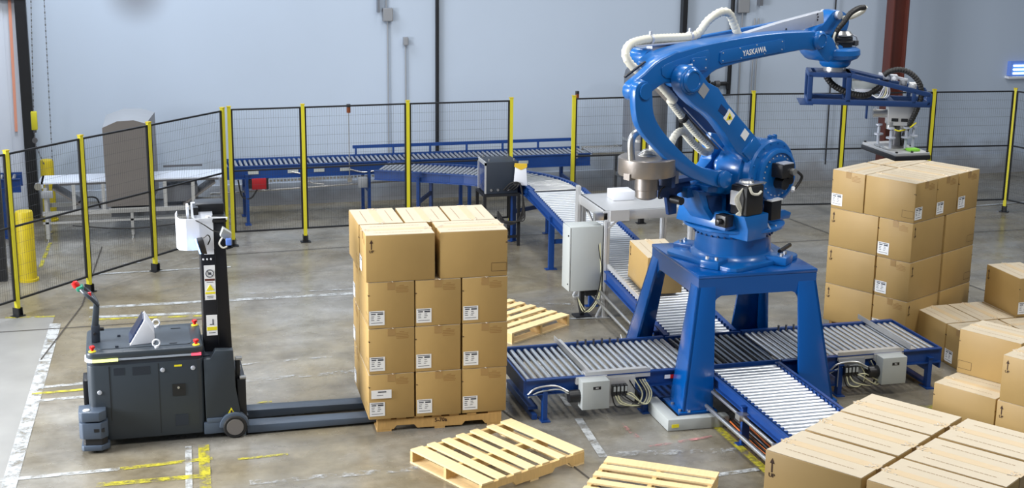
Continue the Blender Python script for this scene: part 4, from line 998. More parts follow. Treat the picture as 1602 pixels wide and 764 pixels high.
bm = bmesh.new(); bm.from_mesh(me); bm.from_mesh(m2_); bm.to_mesh(me); bm.free(); me.materials.append(C['robot'])
me.polygons.foreach_set('use_smooth', [True] * len(me.polygons)); me.set_sharp_from_angle(angle=math.radians(32)); link('upper_arm', me, rb)
MB().prism(smoothpoly([(-1.30, 2.03), (-1.26, 2.09), (-.90, 2.16), (-.72, 2.19), (-.66, 2.17), (-.66, 2.03), (-.72, 1.98), (-.95, 1.95), (-1.24, 1.96)], 2), -.181, -.169).build('arm_pocket', 'robot', rb, bevel=.005)
MB().prism(rrect(-.92, -.70, 2.00, 2.13, .03), -.195, -.18).build('access_plate', 'robot', rb, bevel=.003)
pb = MB()
for x, z_ in ((-.895, 2.025), (-.725, 2.025), (-.895, 2.105), (-.725, 2.105)): pb.cyl((x, -.20, z_), (x, -.192, z_), .008, 6)
pb.build('plate_bolts', 'silver', rb)
pp = [(-.50, 2.045), (-.52, 2.07), (-.51, 2.155), (-.48, 2.175), (.38, 2.235), (.42, 2.22), (.43, 2.13), (.39, 2.105)]
MB().prism(pp, -.186, -.168).build('side_cover', 'robot', rb, bevel=.003)
pb = MB()
for x, z_ in ((-.48, 2.075), (-.48, 2.15), (-.22, 2.085), (.12, 2.105), (.38, 2.13), (.38, 2.21), (0, 2.198), (-.24, 2.18)): pb.cyl((x, -.192, z_), (x, -.184, z_), .007, 6)
pb.build('cover_bolts', 'silver', rb)
tx = text('lettering', 'YASKAWA', .078, 'label', rb, (-.03, -.1895, 2.135), (PI / 2, -.075, 0), True, .92)
for (cx, cz, r_) in ((-1.60, 1.875, .092), (.97, 2.185, .085)):
    MB().lathe((cx, -.165, cz), [(r_ * 1.15, 0), (r_ * 1.15, .03), (r_, .045), (r_ * .8, .055), (r_ * .75, .045), (0, .045)], 28, (0, -1, 0)).build('pivot_cap', 'robot', rb)
MB().prism([(-1.60, 1.97), (-1.34, 2.10), (-1.35, 2.11), (-1.61, 1.985)], -.01, .01).build('arm_slot', 'black', rb)
MB().cyl((-1.02, -.22, 2.06), (-.94, -.22, 2.07), .012).cyl((-1.05, -.23, 2.02), (-1.02, -.23, 2.02), .02).build('grease_fitting', 'silver', rb)
# curved front link
cl = [(-1.72, 1.88), (-1.70, 1.66), (-1.62, 1.50), (-1.42, 1.32), (-1.11, 1.08), (-.80, .93), (-.58, .85), (-.47, .84), (-.41, .92), (-.47, 1.0), (-.60, 1.01), (-.86, 1.10), (-1.15, 1.31), (-1.36, 1.50), (-1.47, 1.66), (-1.50, 1.86), (-1.56, 1.96), (-1.67, 1.96)]
MB().prism(smoothpoly(cl, 3), -.27, -.19).build('curved_link', 'robot', rb, bevel=.014)
MB().cyl((-1.60, -.29, 1.875), (-1.60, -.07, 1.875), .075, 20).cyl((-.49, -.30, .92), (-.49, .1, .92), .07, 20).build('link_pins', 'robot', rb)
MB().lathe((-.49, -.28, .92), [(.085, 0), (.085, .03), (.06, .045), (0, .045)], 24, (0, -1, 0)).build('pivot_cap', 'robot', rb)
MB().prism([(-.60, .84), (-.40, .84), (-.20, .95), (-.05, .95), (-.05, .80), (-.30, .72), (-.60, .78)], -.18, .0).build('crank_arm', 'robot', rb, bevel=.012)
# rear parallel rod, bell crank, upper rod and cable tray
MB().bar((-1.05, .26, 2.02), (.02, .26, 1.12), .07, .16).build('parallel_rod', 'robot_dark', rb, bevel=.012)
MB().prism(smoothpoly([(-.24, 1.30), (-.06, 1.22), (.02, 1.18), (.05, 1.0), (.16, .90), (-.40, .88), (-.22, 1.02)], 2), .14, .28).build('rod_bracket', 'robot', rb, bevel=.012)
MB().bar((-1.12, .30, 2.12), (-.55, .24, 2.16), .07, .13).cyl((-1.14, .14, 2.11), (-1.14, .36, 2.11), .085, 20).build('bell_crank', 'robot', rb, bevel=.01)
MB().lathe((-1.14, .13, 2.11), [(.075, 0), (.075, .02), (.06, .03), (0, .03)], 24, (0, -1, 0)).build('pivot_cap', 'robot', rb)
MB().bar((-.6, .26, 2.20), (1.50, .18, 2.37), .06, .10).build('upper_rod', 'robot', rb, bevel=.012)
MB().prism([(.04, 2.215), (.04, 2.285), (.62, 2.375), (1.25, 2.455), (1.27, 2.33), (.68, 2.24)], .02, .10).build('cable_tray', 'silver', rb, bevel=.003)
tb = MB()
for x, z_ in ((1.16, 2.37), (1.165, 2.40), (1.155, 2.43), (.67, 2.30)): tb.cyl((x, .012, z_), (x, .02, z_), .009, 8)
tb.build('tray_holes', 'black', rb)
MB().bar((-1.35, .20, 2.235), (-.30, .20, 2.235), .14, .012).box(-1.1, -.5, .16, .24, 2.15, 2.23).build('hose_shelf', 'silver', rb)
MB().tube([(-.95, -.02, 1.70), (-1.15, .0, 1.88), (-1.30, .05, 1.97), (-1.43, .10, 2.07), (-1.47, .14, 2.17), (-1.38, .18, 2.25), (-1.20, .20, 2.28), (-1.0, .20, 2.285), (-.60, .20, 2.275), (-.46, .18, 2.30), (-.36, .14, 2.43), (-.22, .10, 2.51), (-.10, .10, 2.48), (-.02, .10, 2.36), (.04, .08, 2.24)], .044, 14, 6, ring=.022).build('vacuum_hose', 'hose', rb)
hc = MB()
for x in (-1.09, -.55): hc.lathe((x, .20, 2.28), [(.05, -.012), (.05, .012)], 18, (1, 0, 0)).box(x - .01, x + .01, .19, .21, 2.33, 2.36)
hc.build('hose_clamps', 'silver', rb)
MB().tube([(-.95, .05, 1.70), (-.75, .08, 1.53), (-.50, .10, 1.32), (-.30, .10, 1.17), (-.34, .08, 1.12), (-.46, .06, 1.15), (-.62, .05, 1.26), (-.78, .02, 1.38), (-.90, .0, 1.36), (-.98, -.02, 1.28)], .040, 12, 6, ring=.016).build('vacuum_hose', 'hose', rb)
MB().bar((-1.12, .12, 1.88), (-.22, .12, 1.14), .14, .012).build('hose_channel', 'hood', rb); MB().tube([(-.8, -.0, 1.62), (-.20, .0, 1.13)], .006, 6, 0).build('tie_wire', 'silver', rb)
MB().lathe((-.72, .08, 1.50), [(.052, -.02), (.052, .02)], 16, (.76, 0, -.64)).build('hose_clamps', 'black', rb)
# blower
bl = MB().lathe((-1.29, -.02, 0), [(.25, 1.02), (.275, 1.022), (.28, 1.03), (.28, 1.185), (.265, 1.195), (.10, 1.20)], 40).build('blower', 'blower', rb)
MB().lathe((-1.29, -.02, 0), [(.06, .775), (.095, .79), (.105, .80), (.105, .87), (.115, .875), (.115, 1.0), (.14, 1.005), (.14, 1.03)], 28).build('blower_motor', 'blower', bl)
vn = MB()
for k in range(6): vn.lathe((-1.27, 0, 1.19 + .012 * k), [(.11 - .012 * k, 0), (.105 - .012 * k, .006)], 18)
vn.build('blower_filter', 'steel', bl)
MB().tube([(-1.53, -.05, 1.18), (-1.545, -.05, 1.34), (-1.52, -.05, 1.42), (-1.44, -.05, 1.455), (-1.34, -.03, 1.455)], .036, 12, 5).build('outlet_pipe', 'steel', bl)
MB().tube([(-1.36, -.03, 1.455), (-1.26, .0, 1.42), (-1.20, .02, 1.34), (-1.19, .02, 1.18)], .035, 12, 6, ring=.016).build('vacuum_hose', 'hose', rb)
MB().box(-1.58, -1.50, -.08, .0, 1.0, 1.06).build('blower_lug', 'blower', bl)
MB().prism([(-1.09, .92), (-.66, .90), (-.62, .80), (-.82, .76), (-.82, .56), (-.93, .56), (-.97, .74), (-1.09, .76)], .02, .06).build('blower_bracket', 'robot_dark', rb, bevel=.004)
MB().box(-1.04, -.60, -.02, .10, .88, .92).box(-1.08, -1.03, -.15, .02, .88, 1.10).build('blower_shelf', 'robot_dark', rb)
MB().box(-1.00, -.93, -.10, -.04, .90, 1.08).build('vacuum_switch', 'grey', rb, bevel=.005); MB().box(-1.03, -.99, -.12, -.06, 1.0, 1.10).build('relay', 'black', rb)
MB().tube([(-1.05, -.05, .88), (-1.14, -.07, .86), (-1.16, -.06, .78), (-1.08, -.03, .76)], .008, 6).build('motor_cable', 'rubber', rb)
MB().cyl((-.90, -.12, .72), (-.90, .02, .72), .04).build('bracket_knob', 'black', rb)
MB().box(-.75, -.40, -.05, .12, .72, .82).build('bracket_beam', 'robot', rb)
# wrist
wp = [(1.16, 2.22), (1.30, 2.30), (1.41, 2.40), (1.50, 2.45), (1.60, 2.44), (1.70, 2.40), (1.75, 2.32), (1.72, 2.22), (1.62, 2.10), (1.30, 2.10)]
MB().prism(smoothpoly(wp, 2), .06, .22).build('wrist_plate', 'robot', rb, bevel=.015)
MB().cyl((1.53, .02, 2.40), (1.53, .26, 2.40), .045).build('wrist_pin', 'silver', rb)
MB().prism(smoothpoly([(.98, 2.14), (1.06, 2.22), (1.18, 2.22), (1.28, 2.14), (1.30, 2.02), (1.20, 1.94), (1.06, 2.02)], 2), -.14, .14).build('wrist_knuckle', 'robot', rb, bevel=.012)
MB().lathe((1.47, 0, 0), [(.135, 1.865), (.16, 1.89), (.17, 1.93), (.235, 1.96), (.26, 2.0), (.255, 2.05), (.22, 2.07)], 32).build('wrist_casting', 'robot', rb)
MB().box(1.20, 1.46, -.12, .12, 1.96, 2.10).build('wrist_casting', 'robot', rb, bevel=.03)
MB().lathe((1.47, 0, 0), [(.12, 1.82), (.12, 1.87)], 28).build('wrist_flange', 'steel', rb)
m_ = MB().lathe((1.55, -.02, 0), [(.095, 2.05), (.105, 2.06), (.105, 2.11), (.115, 2.115), (.115, 2.13), (.105, 2.135), (.105, 2.17), (.095, 2.18), (.095, 2.20), (.06, 2.235), (.03, 2.24)], 24).build('wrist_motor', 'black', rb)
MB().lathe((1.55, -.02, 0), [(.106, 2.185), (.106, 2.20), (.07, 2.236), (.065, 2.236)], 24).build('motor_cap', 'steel', m_)
MB().tube([(1.36, -.08, 2.25), (1.31, -.10, 2.22), (1.30, -.10, 2.15), (1.35, -.12, 2.07)], .012, 8).build('thin_cable', 'hose', rb)
MB().tube([(1.62, -.06, 2.2), (1.70, -.08, 2.17), (1.72, -.08, 2.10), (1.66, -.1, 2.04)], .008, 8).build('thin_cable', 'silver', rb)
MB().box(1.66, 1.72, -.1, -.02, 2.08, 2.13).box(1.28, 1.36, -.12, -.04, 2.10, 2.13).build('wrist_connector', 'darksteel', rb)
MB().tube([(1.78, -.10, 2.48), (1.66, -.11, 2.475), (1.52, -.12, 2.43), (1.43, -.12, 2.35), (1.36, -.10, 2.27), (1.34, -.06, 2.16), (1.34, 0, 2.05)], .030, 12, 6, ring=.014).build('corrugated_hose', 'rubber', rb)
MB().tube([(1.60, .1, 2.36), (1.70, .02, 2.37), (1.79, -.06, 2.43), (1.79, -.10, 2.49)], .026, 10, 6).build('thin_cable', 'hose', rb)

# gripper with its outrigger frame (carried by the wrist flange)
gr = thing('gripper_tool', 'dark blue outrigger frame with vacuum gripper hanging from the robot wrist', 'gripper', (6.0 + 1.47 * math.cos(.42), 13.42 + 1.47 * math.sin(.42), 0), -.378)
w = .045
fr = MB()
for y in (-.19, .19):
    fr.bar((-.28, y, 2.93), (.99, y, 2.93), w, .06)
    fr.bar((-.28, y, 3.215), (.16, y, 3.215), w, .05)
    fr.bar((.16, y, 3.215), (.99, y, 3.03), w, .05)
for x in (-.26, .14):
    fr.bar((x, -.19, 3.215), (x, .19, 3.215), .05, .05); fr.bar((x, -.19, 2.93), (x, .19, 2.93), .05, .05)
    for y in (-.19, .19): fr.bar((x, y, 2.93), (x, y, 3.215), w, .05)
for y in (-.19, .19): fr.bar((.82, y, 2.94), (.82, y, 3.06), w, .04); fr.bar((.98, y, 2.92), (.98, y, 3.04), w, .05)
fr.bar((.98, -.19, 2.93), (.98, .19, 2.93), .05, .06); fr.bar((.6, -.19, 2.93), (.6, .19, 2.93), .06, .05)
fr.build('outrigger_frame', 'robot_dark', gr, bevel=.004)
MB().box(-.20, .20, -.17, .17, 3.225, 3.24).build('mounting_plate', 'robot_dark', gr)
MB().box(-.36, -.22, -.24, .22, 2.895, 2.905).build('end_plate', 'robot_dark', gr)
MB().box(.20, .50, -.03, .17, 3.04, 3.14).build('valve_terminal', 'greybox', gr, bevel=.006); MB().box(.22, .48, -.06, -.03, 3.03, 3.06).build('sensor_rail', 'white', gr)
MB().bar((.16, .0, 3.25), (.55, .0, 3.165), .22, .015).build('cover_plate', 'robot_dark', gr)
for k, (x, z_) in enumerate(((.50, 3.20), (.58, 3.19), (.68, 3.14), (.78, 3.11))):
    MB().box(x, x + .07, -.12, -.02, z_ - .03, z_ + .03).cyl((x + .03, -.12, z_), (x + .03, -.15, z_), .022, 10).build('pneumatic_valve', ('silver', 'white', 'grey', 'label')[k], gr, bevel=.004)
MB().bar((.46, -.05, 3.225), (.76, -.05, 3.165), .05, .025).build('cable_cover', 'white', gr)
MB().tube([(.50, -.14, 3.22), (.56, -.15, 3.265), (.66, -.16, 3.285), (.77, -.17, 3.25), (.86, -.18, 3.16), (.895, -.18, 3.05), (.88, -.17, 2.93), (.84, -.12, 2.78), (.79, -.06, 2.64), (.77, -.02, 2.52), (.77, .0, 2.46)], .031, 12, 6, ring=.014).build('corrugated_hose', 'rubber', gr)
MB().tube([(-.10, .0, 3.20), (-.02, -.02, 3.10), (.08, -.04, 3.04), (.20, -.05, 3.0), (.34, -.05, 2.99), (.44, -.05, 3.05), (.50, -.05, 3.10), (.54, -.08, 3.18)], .036, 12, 6, ring=.014).build('corrugated_hose', 'rubber', gr)
for k in range(5): MB().tube([(.40, -.1 + .02 * k, 3.0), (.46 + .02 * k, -.12, 2.98), (.50 + .02 * k, -.10, 3.05), (.53, -.08, 3.12 + .01 * k)], .007, 6).build('air_line', ('white', 'silver', 'cream')[k % 3], gr)
MB().bar((.38, .10, 2.91), (.38, .10, 2.72), .06, .02).build('hanger_bracket', 'robot_dark', gr)
MB().box(.58, .86, -.10, .10, 2.68, 2.90).build('actuator_housing', 'alu', gr, bevel=.008)
pc = MB()
for x, z_ in ((.62, 2.74), (.72, 2.74)): pc.box(x, x + .07, -.105, -.10, z_ - .015, z_ + .02)
pc.build('housing_slots', 'black', gr)
MB().cyl((.43, -.04, 2.80), (.58, -.04, 2.80), .045, 16).build('rotary_drive', 'steel', gr); MB().bar((.44, -.04, 2.84), (.50, -.04, 2.91), .012, .012).build('lever', 'silver', gr)
MB().cyl((.62, -.06, 2.64), (.62, -.06, 2.72), .045, 14).cyl((.76, -.02, 2.62), (.76, -.02, 2.68), .05, 14).build('coupling', 'steel', gr)
MB().tube([(.62, -.1, 2.66), (.70, -.12, 2.63), (.80, -.12, 2.66), (.88, -.10, 2.72)], .008, 6).build('air_line', 'stickyellow', gr)
# pad is turned against the frame
pad = bpy.data.objects.new('gripper_pad', None)
c7, s7 = math.cos(.378), math.sin(.378)
def gx(x, y):  # hall-aligned offsets about the pad centre, in the tool frame
    px, py = .70, .0; return (px + x * c7 - y * s7, py + x * s7 + y * c7)
def gbox(x0, x1, y0, y1, z0, z1, mb=None):
    q = [gx(x0, y0), gx(x1, y0), gx(x1, y1), gx(x0, y1)]; return (mb or MB()).hexa([(*p, z0) for p in q], [(*p, z1) for p in q])
gbox(-.20, .20, -.36, .36, 2.405, 2.435).build('gripper_plate', 'alu', gr, bevel=.003)
gbox(-.21, .21, -.37, .37, 2.355, 2.405).build('suction_foam', 'black', gr, bevel=.006)
gbox(-.19, .05, -.20, .14, 2.436, 2.455).build('swivel_plate', 'steel', gr, bevel=.006)
gbox(.0, .12, -.30, -.20, 2.436, 2.462).build('indicator_block', 'lime', gr, bevel=.004)
for x, y in ((-.16, -.16), (-.16, .10), (.02, -.16), (.14, -.10), (.15, .2)):
    p = gx(x, y); MB().cyl((*p, 2.436), (*p, 2.64), .016, 10).cyl((*p, 2.56), (*p, 2.575), .05, 14).cyl((*p, 2.66), (*p, 2.675), .035, 12).cyl((*p, 2.64), (*p, 2.67), .01, 8).build('spring_post', 'silver', gr)
p = gx(.0, .0); MB().cyl((*p, 2.455), (*p, 2.68), .05, 16).build('centre_column', 'darksteel', gr)
kb = MB()
for x, y in ((-.18, .34), (-.18, .0), (-.18, -.34), (.18, .34), (.18, -.34), (.18, 0), (0, -.34)): q = gx(x, y); kb.cyl((*q, 2.435), (*q, 2.45), .014, 8)
kb.build('plate_bolts', 'black', gr)

bpy.context.view_layer.update()
for c in list(gr.children):
    w_ = c.matrix_world.copy(); c.parent = rb; c.matrix_parent_inverse = rb.matrix_world.inverted(); c.matrix_basis = w_
bpy.data.objects.remove(gr)

# ---------------------------------------------------------------- pallet truck
tk = thing('pallet_truck', 'charcoal self-driving pallet truck with tiller, black mast and low forks', 'forklift', (0, 0, 0))
Y0, Y1 = 13.15, 13.92
MB().prism(rrect(-.45, .60, Y0, Y1, .07, 4), .07, .80, 'xy').build('chassis', 'truck', tk, bevel=.006)
MB().prism(rrect(-.452, .604, Y0 - .004, Y1 + .004, .07, 4), .855, .925, 'xy').build('hood', 'truck', tk, bevel=.018)
MB().prism(rrect(-.445, .595, Y0 + .006, Y1 - .006, .07, 4), .80, .86, 'xy').build('band', 'truckdark', tk)
MB().prism(rrect(-.35, .50, Y0 + .1, Y1 - .10, .05, 4), .925, .930, 'xy').build('top_cover', 'truck', tk)
MB().box(-.37, .30, Y0 - .008, Y0 + .02, .845, .862).build('light_strip', 'led_grey', tk)
# corner wrap of the light strip
a_ = [(-.458, Y0 + .16), (-.458, Y0 + .06), (-.44, Y0 + .02), (-.40, Y0 - .008), (-.19, Y0 - .009)]
def wrap(pts, m, z0, z1):
    mb = MB()
    for i in range(len(pts) - 1):
        (x0, y0), (x1, y1) = pts[i:i + 2]; mb.bar((x0, y0, (z0 + z1) / 2), (x1, y1, (z0 + z1) / 2), .012, z1 - z0)
    mb.build('light_strip', m, tk)
wrap(a_[:4], 'led_white', .838, .868); wrap([(-.40, Y0 - .010), (-.17, Y0 - .010)], 'led_yellow', .840, .866)
MB().box(.30, .49, Y0 - .008, Y0 + .02, .845, .862).build('light_strip', 'led_grey', tk); MB().box(.49, .58, Y0 - .010, Y0 + .02, .843, .864).build('light_strip', 'led_red', tk)
MB().box(-.257, -.251, Y0 - .003, Y0, .26, .79).box(.184, .188, Y0 - .002, Y0, .10, .79).build('panel_gap', 'black', tk)
MB().box(-.214, -.117, Y0 - .002, Y0, .70, .77).box(-.047, .11, Y0 - .002, Y0, .69, .77).box(.32, .44, Y0 - .004, Y0, .16, .27).build('vent_grille', 'truckdark', tk)
p_ = MB().box(.305, .425, Y0 - .006, Y0, .46, .575).build('charge_socket', 'black', tk); MB().cyl((.36, Y0 - .012, .54), (.36, Y0, .54), .012, 8).build('socket_pin', 'steel', p_)
for x, z_ in ((-.348, .544), (.224, .72), (.50, .72)): MB().lathe((x, Y0, z_), [(.022, 0), (.018, .008), (0, .01)], 14, (0, -1, 0)).build('key_lock', 'silver', tk)
MB().box(.33, .40, Y0 - .003, Y0, .745, .762).build('type_plate', 'stickyellow', tk)
for x, y in ((-.393, 13.21), (.56, 13.83), (.54, 13.21)):
    e = MB().lathe((x, y, .925), [(.034, 0), (.034, .004), (.028, .010)], 20).build('emergency_stop', 'stickyellow', tk); MB().lathe((x, y, .935), [(.014, 0), (.014, .02), (.026, .024), (.026, .04), (.018, .046), (0, .047)], 18).build('stop_button', 'red', e)
for x, y in ((.18, 13.20), (.197, 13.84)):
    MB().tube([(x + .032 * math.cos(a), y, .972 + .032 * math.sin(a)) for a in [k * PI / 6 - PI / 2 for k in range(13)]], .008, 8, 2).cyl((x, y, .925), (x, y, .945), .018, 12).build('lifting_ring', 'white', tk)
MB().box(.30, .37, 13.28, 13.30, .93, .934).box(.33, .42, 13.74, 13.76, .93, .934).build('cover_handle', 'black', tk)
for x, y in ((-.19, 13.27), (-.17, 13.60)): MB().box(x, x + .03, y, y + .03, .93, .945).build('hinge', 'truckdark', tk)
# touch panel wedge
dz = .93
MB().add([(-.06, 13.30, dz), (.17, 13.34, dz), (.17, 13.34, 1.02), (.09, 13.34, 1.16), (-.06, 13.66, dz), (.17, 13.64, dz), (.17, 13.64, 1.02), (.09, 13.64, 1.16)],
         [(0, 1, 2, 3), (7, 6, 5, 4), (0, 3, 7, 4), (1, 5, 6, 2), (3, 2, 6, 7), (0, 4, 5, 1)]).build('display_housing', 'white', tk, bevel=.004)
MB().add([(-.056, 13.33, dz + .012), (.076, 13.36, 1.155), (.076, 13.62, 1.155), (-.056, 13.63, dz + .012), (-.064, 13.33, dz + .02), (.068, 13.36, 1.163), (.068, 13.62, 1.163), (-.064, 13.63, dz + .02)],
         [(0, 1, 2, 3), (7, 6, 5, 4), (0, 4, 5, 1), (2, 6, 7, 3), (1, 5, 6, 2), (0, 3, 7, 4)]).build('touch_screen', 'screen', tk)
# tiller
MB().hexa([(-.405, 13.46, .93), (-.325, 13.46, .93), (-.325, 13.54, .93), (-.405, 13.54, .93)], [(-.40, 13.465, 1.09), (-.32, 13.465, 1.09), (-.32, 13.535, 1.09), (-.40, 13.535, 1.09)]).build('tiller_base', 'truckdark', tk, bevel=.01)
MB().hexa([(-.395, 13.47, 1.08), (-.33, 13.47, 1.08), (-.33, 13.53, 1.08), (-.395, 13.53, 1.08)], [(-.365, 13.475, 1.30), (-.310, 13.475, 1.30), (-.310, 13.525, 1.30), (-.365, 13.525, 1.30)]).build('tiller_arm', 'truck', tk, bevel=.012)
MB().cyl((-.32, 13.5, 1.05), (-.285, 13.5, 1.05), .018).cyl((-.37, 13.44, 1.02), (-.37, 13.47, 1.02), .012).build('tiller_bolt', 'black', tk)
for y in (13.42, 13.58): MB().tube([(-.335, 13.5, 1.28), (-.34, (13.5 + y) / 2, 1.31), (-.38, y, 1.37), (-.43, y, 1.42), (-.465, (13.5 + y) / 2, 1.45)], .018, 10).build('tiller_loop', 'truck', tk)
MB().hexa([(-.50, 13.45, 1.43), (-.44, 13.45, 1.43), (-.44, 13.55, 1.43), (-.50, 13.55, 1.43)], [(-.515, 13.45, 1.47), (-.45, 13.45, 1.49), (-.45, 13.55, 1.49), (-.515, 13.55, 1.47)]).build('tiller_head', 'green', tk, bevel=.012)
MB().lathe((-.50, 13.5, 1.47), [(.03, 0), (.034, .02), (.03, .05), (.01, .06)], 18, (-.5, 0, .87)).build('reverse_button', 'red', tk)
MB().box(-.41, -.38, 13.48, 13.52, 1.37, 1.41).build('horn_button', 'red', tk)
# side scanner tower front left
for x0, x1, y0, y1, tag_ in ((-.545, -.30, 13.02, 13.24, 'near'),):
    MB().prism([(x0 + .03, y0), (x1 - .06, y0 - .02), (x1, y0 + .04), (x1, y1), (x0, y1), (x0, y0 + .03)], .315, .405, 'xy').build('scanner_cap', 'trucklight', tk, bevel=.008)
    MB().prism([(x0 + .03, y0), (x1 - .05, y0 - .02), (x1 + .01, y0 + .04), (x1 + .01, y1), (x0, y1), (x0, y0 + .03)], .145, .30, 'xy').build('scanner_body', 'trucklight', tk, bevel=.008)
    MB().prism([(x0 + .05, y0 + .02), (x1 - .05, y0), (x1, y0 + .05), (x1, y1), (x0 + .03, y1), (x0 + .03, y0 + .04)], .075, .145, 'xy').build('laser_scanner', 'black', tk)
    MB().prism([(x0 + .03, y0), (x1 - .05, y0 - .02), (x1 + .02, y0 + .04), (x1 + .02, y1), (x0 + .02, y1), (x0 + .01, y0 + .03)], .03, .08, 'xy').build('bumper', 'trucklight', tk, bevel=.008)
    MB().box(x0 + .13, x1 - .02, y0 - .018, y0 + .02, .215, .245).build('handle_slot', 'black', tk)
    MB().cyl((x0 + .07, y0 + .06, .405), (x0 + .07, y0 + .06, .412), .03, 16).build('indicator', 'label', tk)
MB().box(-.505, -.45, 13.5, 13.75, .30, .55).build('rear_pod', 'black', tk, bevel=.01)
MB().box(-.48, -.30, 13.28, 13.85, .30, .315).box(-.48, -.44, 13.28, 13.85, .04, .3).build('rear_bumper', 'truckdark', tk)
# mast side
MB().prism([(.60, .06), (.60, .79), (.66, .79), (.71, .87), (.875, .86), (.885, .60), (.885, .50), (.92, .26), (.92, .20), (.62, .20), (.62, .06)], Y0 + .01, Y0 + .10).build('mast_cover', 'truck', tk, bevel=.006)
MB().box(.60, .88, Y0 + .10, Y1 - .01, .10, .80).build('battery_case', 'truckdark', tk)
MB().box(.61, .84, Y0 - .005, Y0 + .08, .16, .205).box(.58, .84, Y0 - .002, Y0 + .08, .05, .165).build('side_member', 'trucklight', tk, bevel=.006)
MB().prism([(.86 + .14 * math.cos(a), .11 + .14 * math.sin(a)) for a in [PI * k / 10 for k in range(11)]], Y0 - .03, Y0 + .08).build('wheel_arch', 'trucklight', tk, bevel=.006)
for y in (Y0 - .04, Y1 - .06):
    wl = MB().lathe((.865, y, .112), [(.10, 0), (.112, .008), (.112, .085), (.10, .095)], 36, (0, 1, 0)).build('wheel', 'rubber', tk)
    MB().lathe((.865, y - .003, .112), [(.078, 0), (.080, .004), (.080, .01)], 32, (0, 1, 0)).build('hub_cap', 'hood', wl)
MB().prism([(.80, .225), (.875, .225), (.8375, .295)], Y0 + .004, Y0 + .009).build('warning_triangle', 'stickyellow', tk); MB().box(.829, .846, Y0 + .001, Y0 + .004, .24, .268).build('warning_symbol', 'ink', tk)
ma = MB().hexa([(.625, 13.36, .79), (.88, 13.36, .79), (.88, 13.72, .79), (.625, 13.72, .79)], [(.625, 13.36, 2.06), (.85, 13.36, 2.06), (.85, 13.72, 2.06), (.625, 13.72, 2.06)]).build('mast', 'mast', tk, bevel=.005)
MB().box(.755, .76, 13.352, 13.36, .86, 2.05).build('mast_channel', 'black', ma)
MB().box(.74, .87, 13.34, 13.74, 2.055, 2.10).box(.60, .86, 13.5, 13.74, 2.06, 2.20).build('mast_head', 'black', ma, bevel=.006)
for (x, z_, w_, h_) in ((.697, 1.478, .050, .168), (.70, 1.06, .050, .10)):
    st = MB().box(x - w_, x + w_, 13.352, 13.357, z_ - h_, z_ + h_).build('sticker', 'label', ma)
    if h_ > .12:
        rg = [(x + .036 * math.cos(a), z_ + .09 + .036 * math.sin(a)) for a in [k * PI / 8 for k in range(17)]]
        MB().tube([(p[0], 13.350, p[1]) for p in rg], .004, 6, 0).bar((x - .025, 13.350, z_ + .115), (x + .025, 13.350, z_ + .065), .004, .004).box(x - .012, x + .014, 13.349, 13.352, z_ + .078, z_ + .10).build('ban_symbol', 'inkblack', st)
        MB().box(x - w_ + .004, x + w_ - .004, 13.350, 13.352, z_ + .018, z_ + .038).build('red_bar', 'redbrown', st)
        MB().prism([(x - .036, z_ - .075), (x + .036, z_ - .075), (x, z_ - .018)], 13.349, 13.352).build('warning_triangle', 'stickyellow', st)
        MB().box(x - w_ + .004, x + w_ - .004, 13.350, 13.352, z_ - .110, z_ - .090).build('yellow_bar', 'stickyellow', st)
        MB().box(x - .03, x + .03, 13.350, 13.352, z_ - .135, z_ - .130).box(x - .03, x + .025, 13.350, 13.352, z_ - .150, z_ - .145).box(x - .03, x + .03, 13.350, 13.352, z_ + .002, z_ + .007).build('small_print', 'inkblack', st)
    else:
        MB().box(x - w_ + .004, x + w_ - .004, 13.350, 13.352, z_ - .05, z_ - .015).build('yellow_bar', 'stickyellow', st)
        MB().box(x + .005, x + .015, 13.350, 13.352, z_ + .01, z_ + .06).box(x - .02, x + .02, 13.350, 13.352, z_ + .005, z_ + .012).box(x - .03, x + .03, 13.350, 13.352, z_ - .075, z_ - .07).build('small_print', 'inkblack', st)
dt = MB()
for x in (.645, .68, .715): dt.cyl((x, 13.350, 1.705), (x, 13.36, 1.705), .009, 8)
dt.build('mast_bolts', 'label', ma)
# curved white shroud at the mast head
sh = [(.74, 13.345), (.62, 13.335), (.50, 13.34), (.44, 13.37), (.415, 13.45), (.415, 13.60), (.43, 13.70)]
mb = MB()
for i in range(len(sh) - 1):
    (x0, y0), (x1, y1) = sh[i:i + 2]; mb.hexa([(x0, y0, 1.80), (x1, y1, 1.80), (x1 + .008, y1 + .008, 1.80), (x0 + .008, y0 + .008, 1.80)], [(x0, y0, 2.10), (x1, y1, 2.10), (x1 + .008, y1 + .008, 2.10), (x0 + .008, y0 + .008, 2.10)])
mb.box(.52, .54, 13.55, 13.70, 2.05, 2.17).build('head_shroud', 'white', tk)
MB().box(.655, .745, 13.338, 13.345, 1.755, 1.80).build('shroud_tab', 'white', tk)
MB().hexa([(.56, 13.42, 2.06), (.75, 13.42, 2.06), (.75, 13.60, 2.10), (.56, 13.60, 2.10)], [(.56, 13.40, 2.07), (.75, 13.40, 2.07), (.75, 13.62, 2.20), (.56, 13.62, 2.20)]).build('cable_tray', 'silver', tk)
MB().box(.575, .62, 13.405, 13.60, 2.12, 2.19).build('tray_slot', 'black', tk)
MB().bar((.70, 13.35, 2.10), (.88, 13.35, 2.09), .02, .02).cyl((.70, 13.35, 2.11), (.70, 13.35, 2.12), .02).build('cross_bar', 'white', tk)
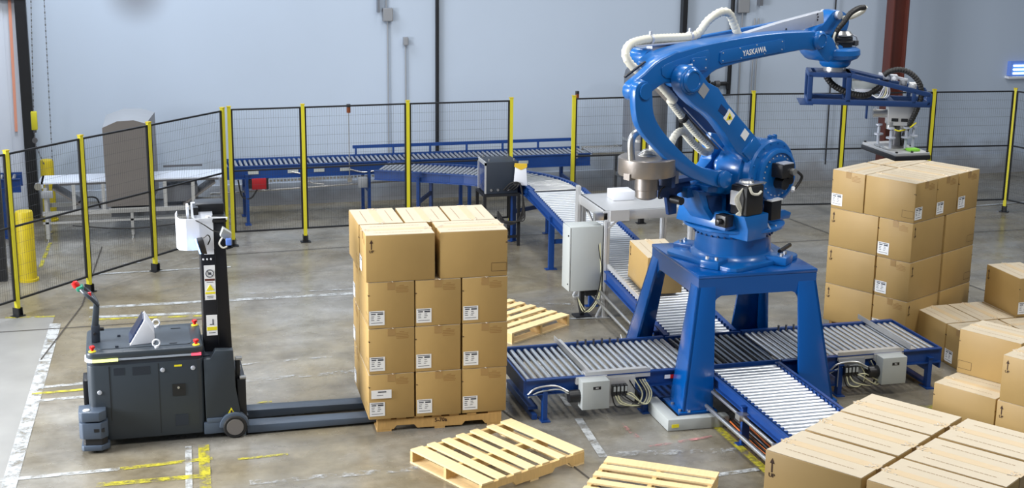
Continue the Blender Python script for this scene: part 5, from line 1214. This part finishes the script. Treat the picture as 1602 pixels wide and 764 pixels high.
cam_ = MB().hexa([(.62, 13.20, 1.80), (.68, 13.24, 1.78), (.68, 13.33, 1.78), (.62, 13.33, 1.80)], [(.585, 13.20, 1.92), (.645, 13.24, 1.93), (.645, 13.33, 1.93), (.585, 13.33, 1.92)]).build('spot_lamp', 'black', tk, bevel=.01)
MB().hexa([(.606, 13.193, 1.80), (.62, 13.193, 1.80), (.62, 13.30, 1.80), (.606, 13.30, 1.80)], [(.572, 13.193, 1.92), (.586, 13.193, 1.92), (.586, 13.30, 1.92), (.572, 13.30, 1.92)]).build('lamp_lens', 'led_blue', cam_)
MB().tube([(.65, 13.28, 1.93), (.69, 13.26, 1.96), (.71, 13.27, 1.92), (.69, 13.30, 1.86)], .006, 6).tube([(.56, 13.36, 2.10), (.66, 13.30, 2.05), (.74, 13.30, 1.99), (.80, 13.30, 1.97)], .006, 6).build('cable', 'rubber', tk)
MB().hexa([(.80, 13.26, 1.94), (.88, 13.30, 1.88), (.88, 13.36, 1.88), (.80, 13.36, 1.94)], [(.83, 13.24, 2.02), (.91, 13.28, 1.96), (.91, 13.36, 1.96), (.83, 13.36, 2.02)]).build('sensor_box', 'greybox', tk, bevel=.006)
MB().box(.85, .90, 13.22, 13.27, 1.86, 1.92).build('sensor_head', 'lampblue', tk, bevel=.005)
MB().tube([(.82, 13.26, 1.93), (.79, 13.24, 1.88), (.82, 13.23, 1.84), (.86, 13.23, 1.85)], .008, 6).build('cable', 'hose', tk)
# fork carriage and forks
MB().box(.905, .985, 13.20, 13.80, .14, .55).box(.90, .94, 13.25, 13.35, .55, .74).build('fork_carriage', 'black', tk, bevel=.006)
MB().cyl((.93, 13.23, .56), (.99, 13.23, .56), .022).cyl((.90, 13.27, .74), (.96, 13.27, .74), .022).cyl((.91, 13.3, .64), (.95, 13.3, .64), .02).build('carriage_rollers', 'steel', tk)
MB().box(.94, 1.0, 13.22, 13.30, .06, .18).build('fork_heel', 'black', tk)
for y in (13.16, 13.56):
    MB().hexa([(.98, y, .02), (2.9, y, .03), (2.9, y + .17, .03), (.98, y + .17, .02)], [(.98, y, .10), (2.9, y, .07), (2.9, y + .17, .07), (.98, y + .17, .10)]).build('fork', 'trucklight', tk, bevel=.004)
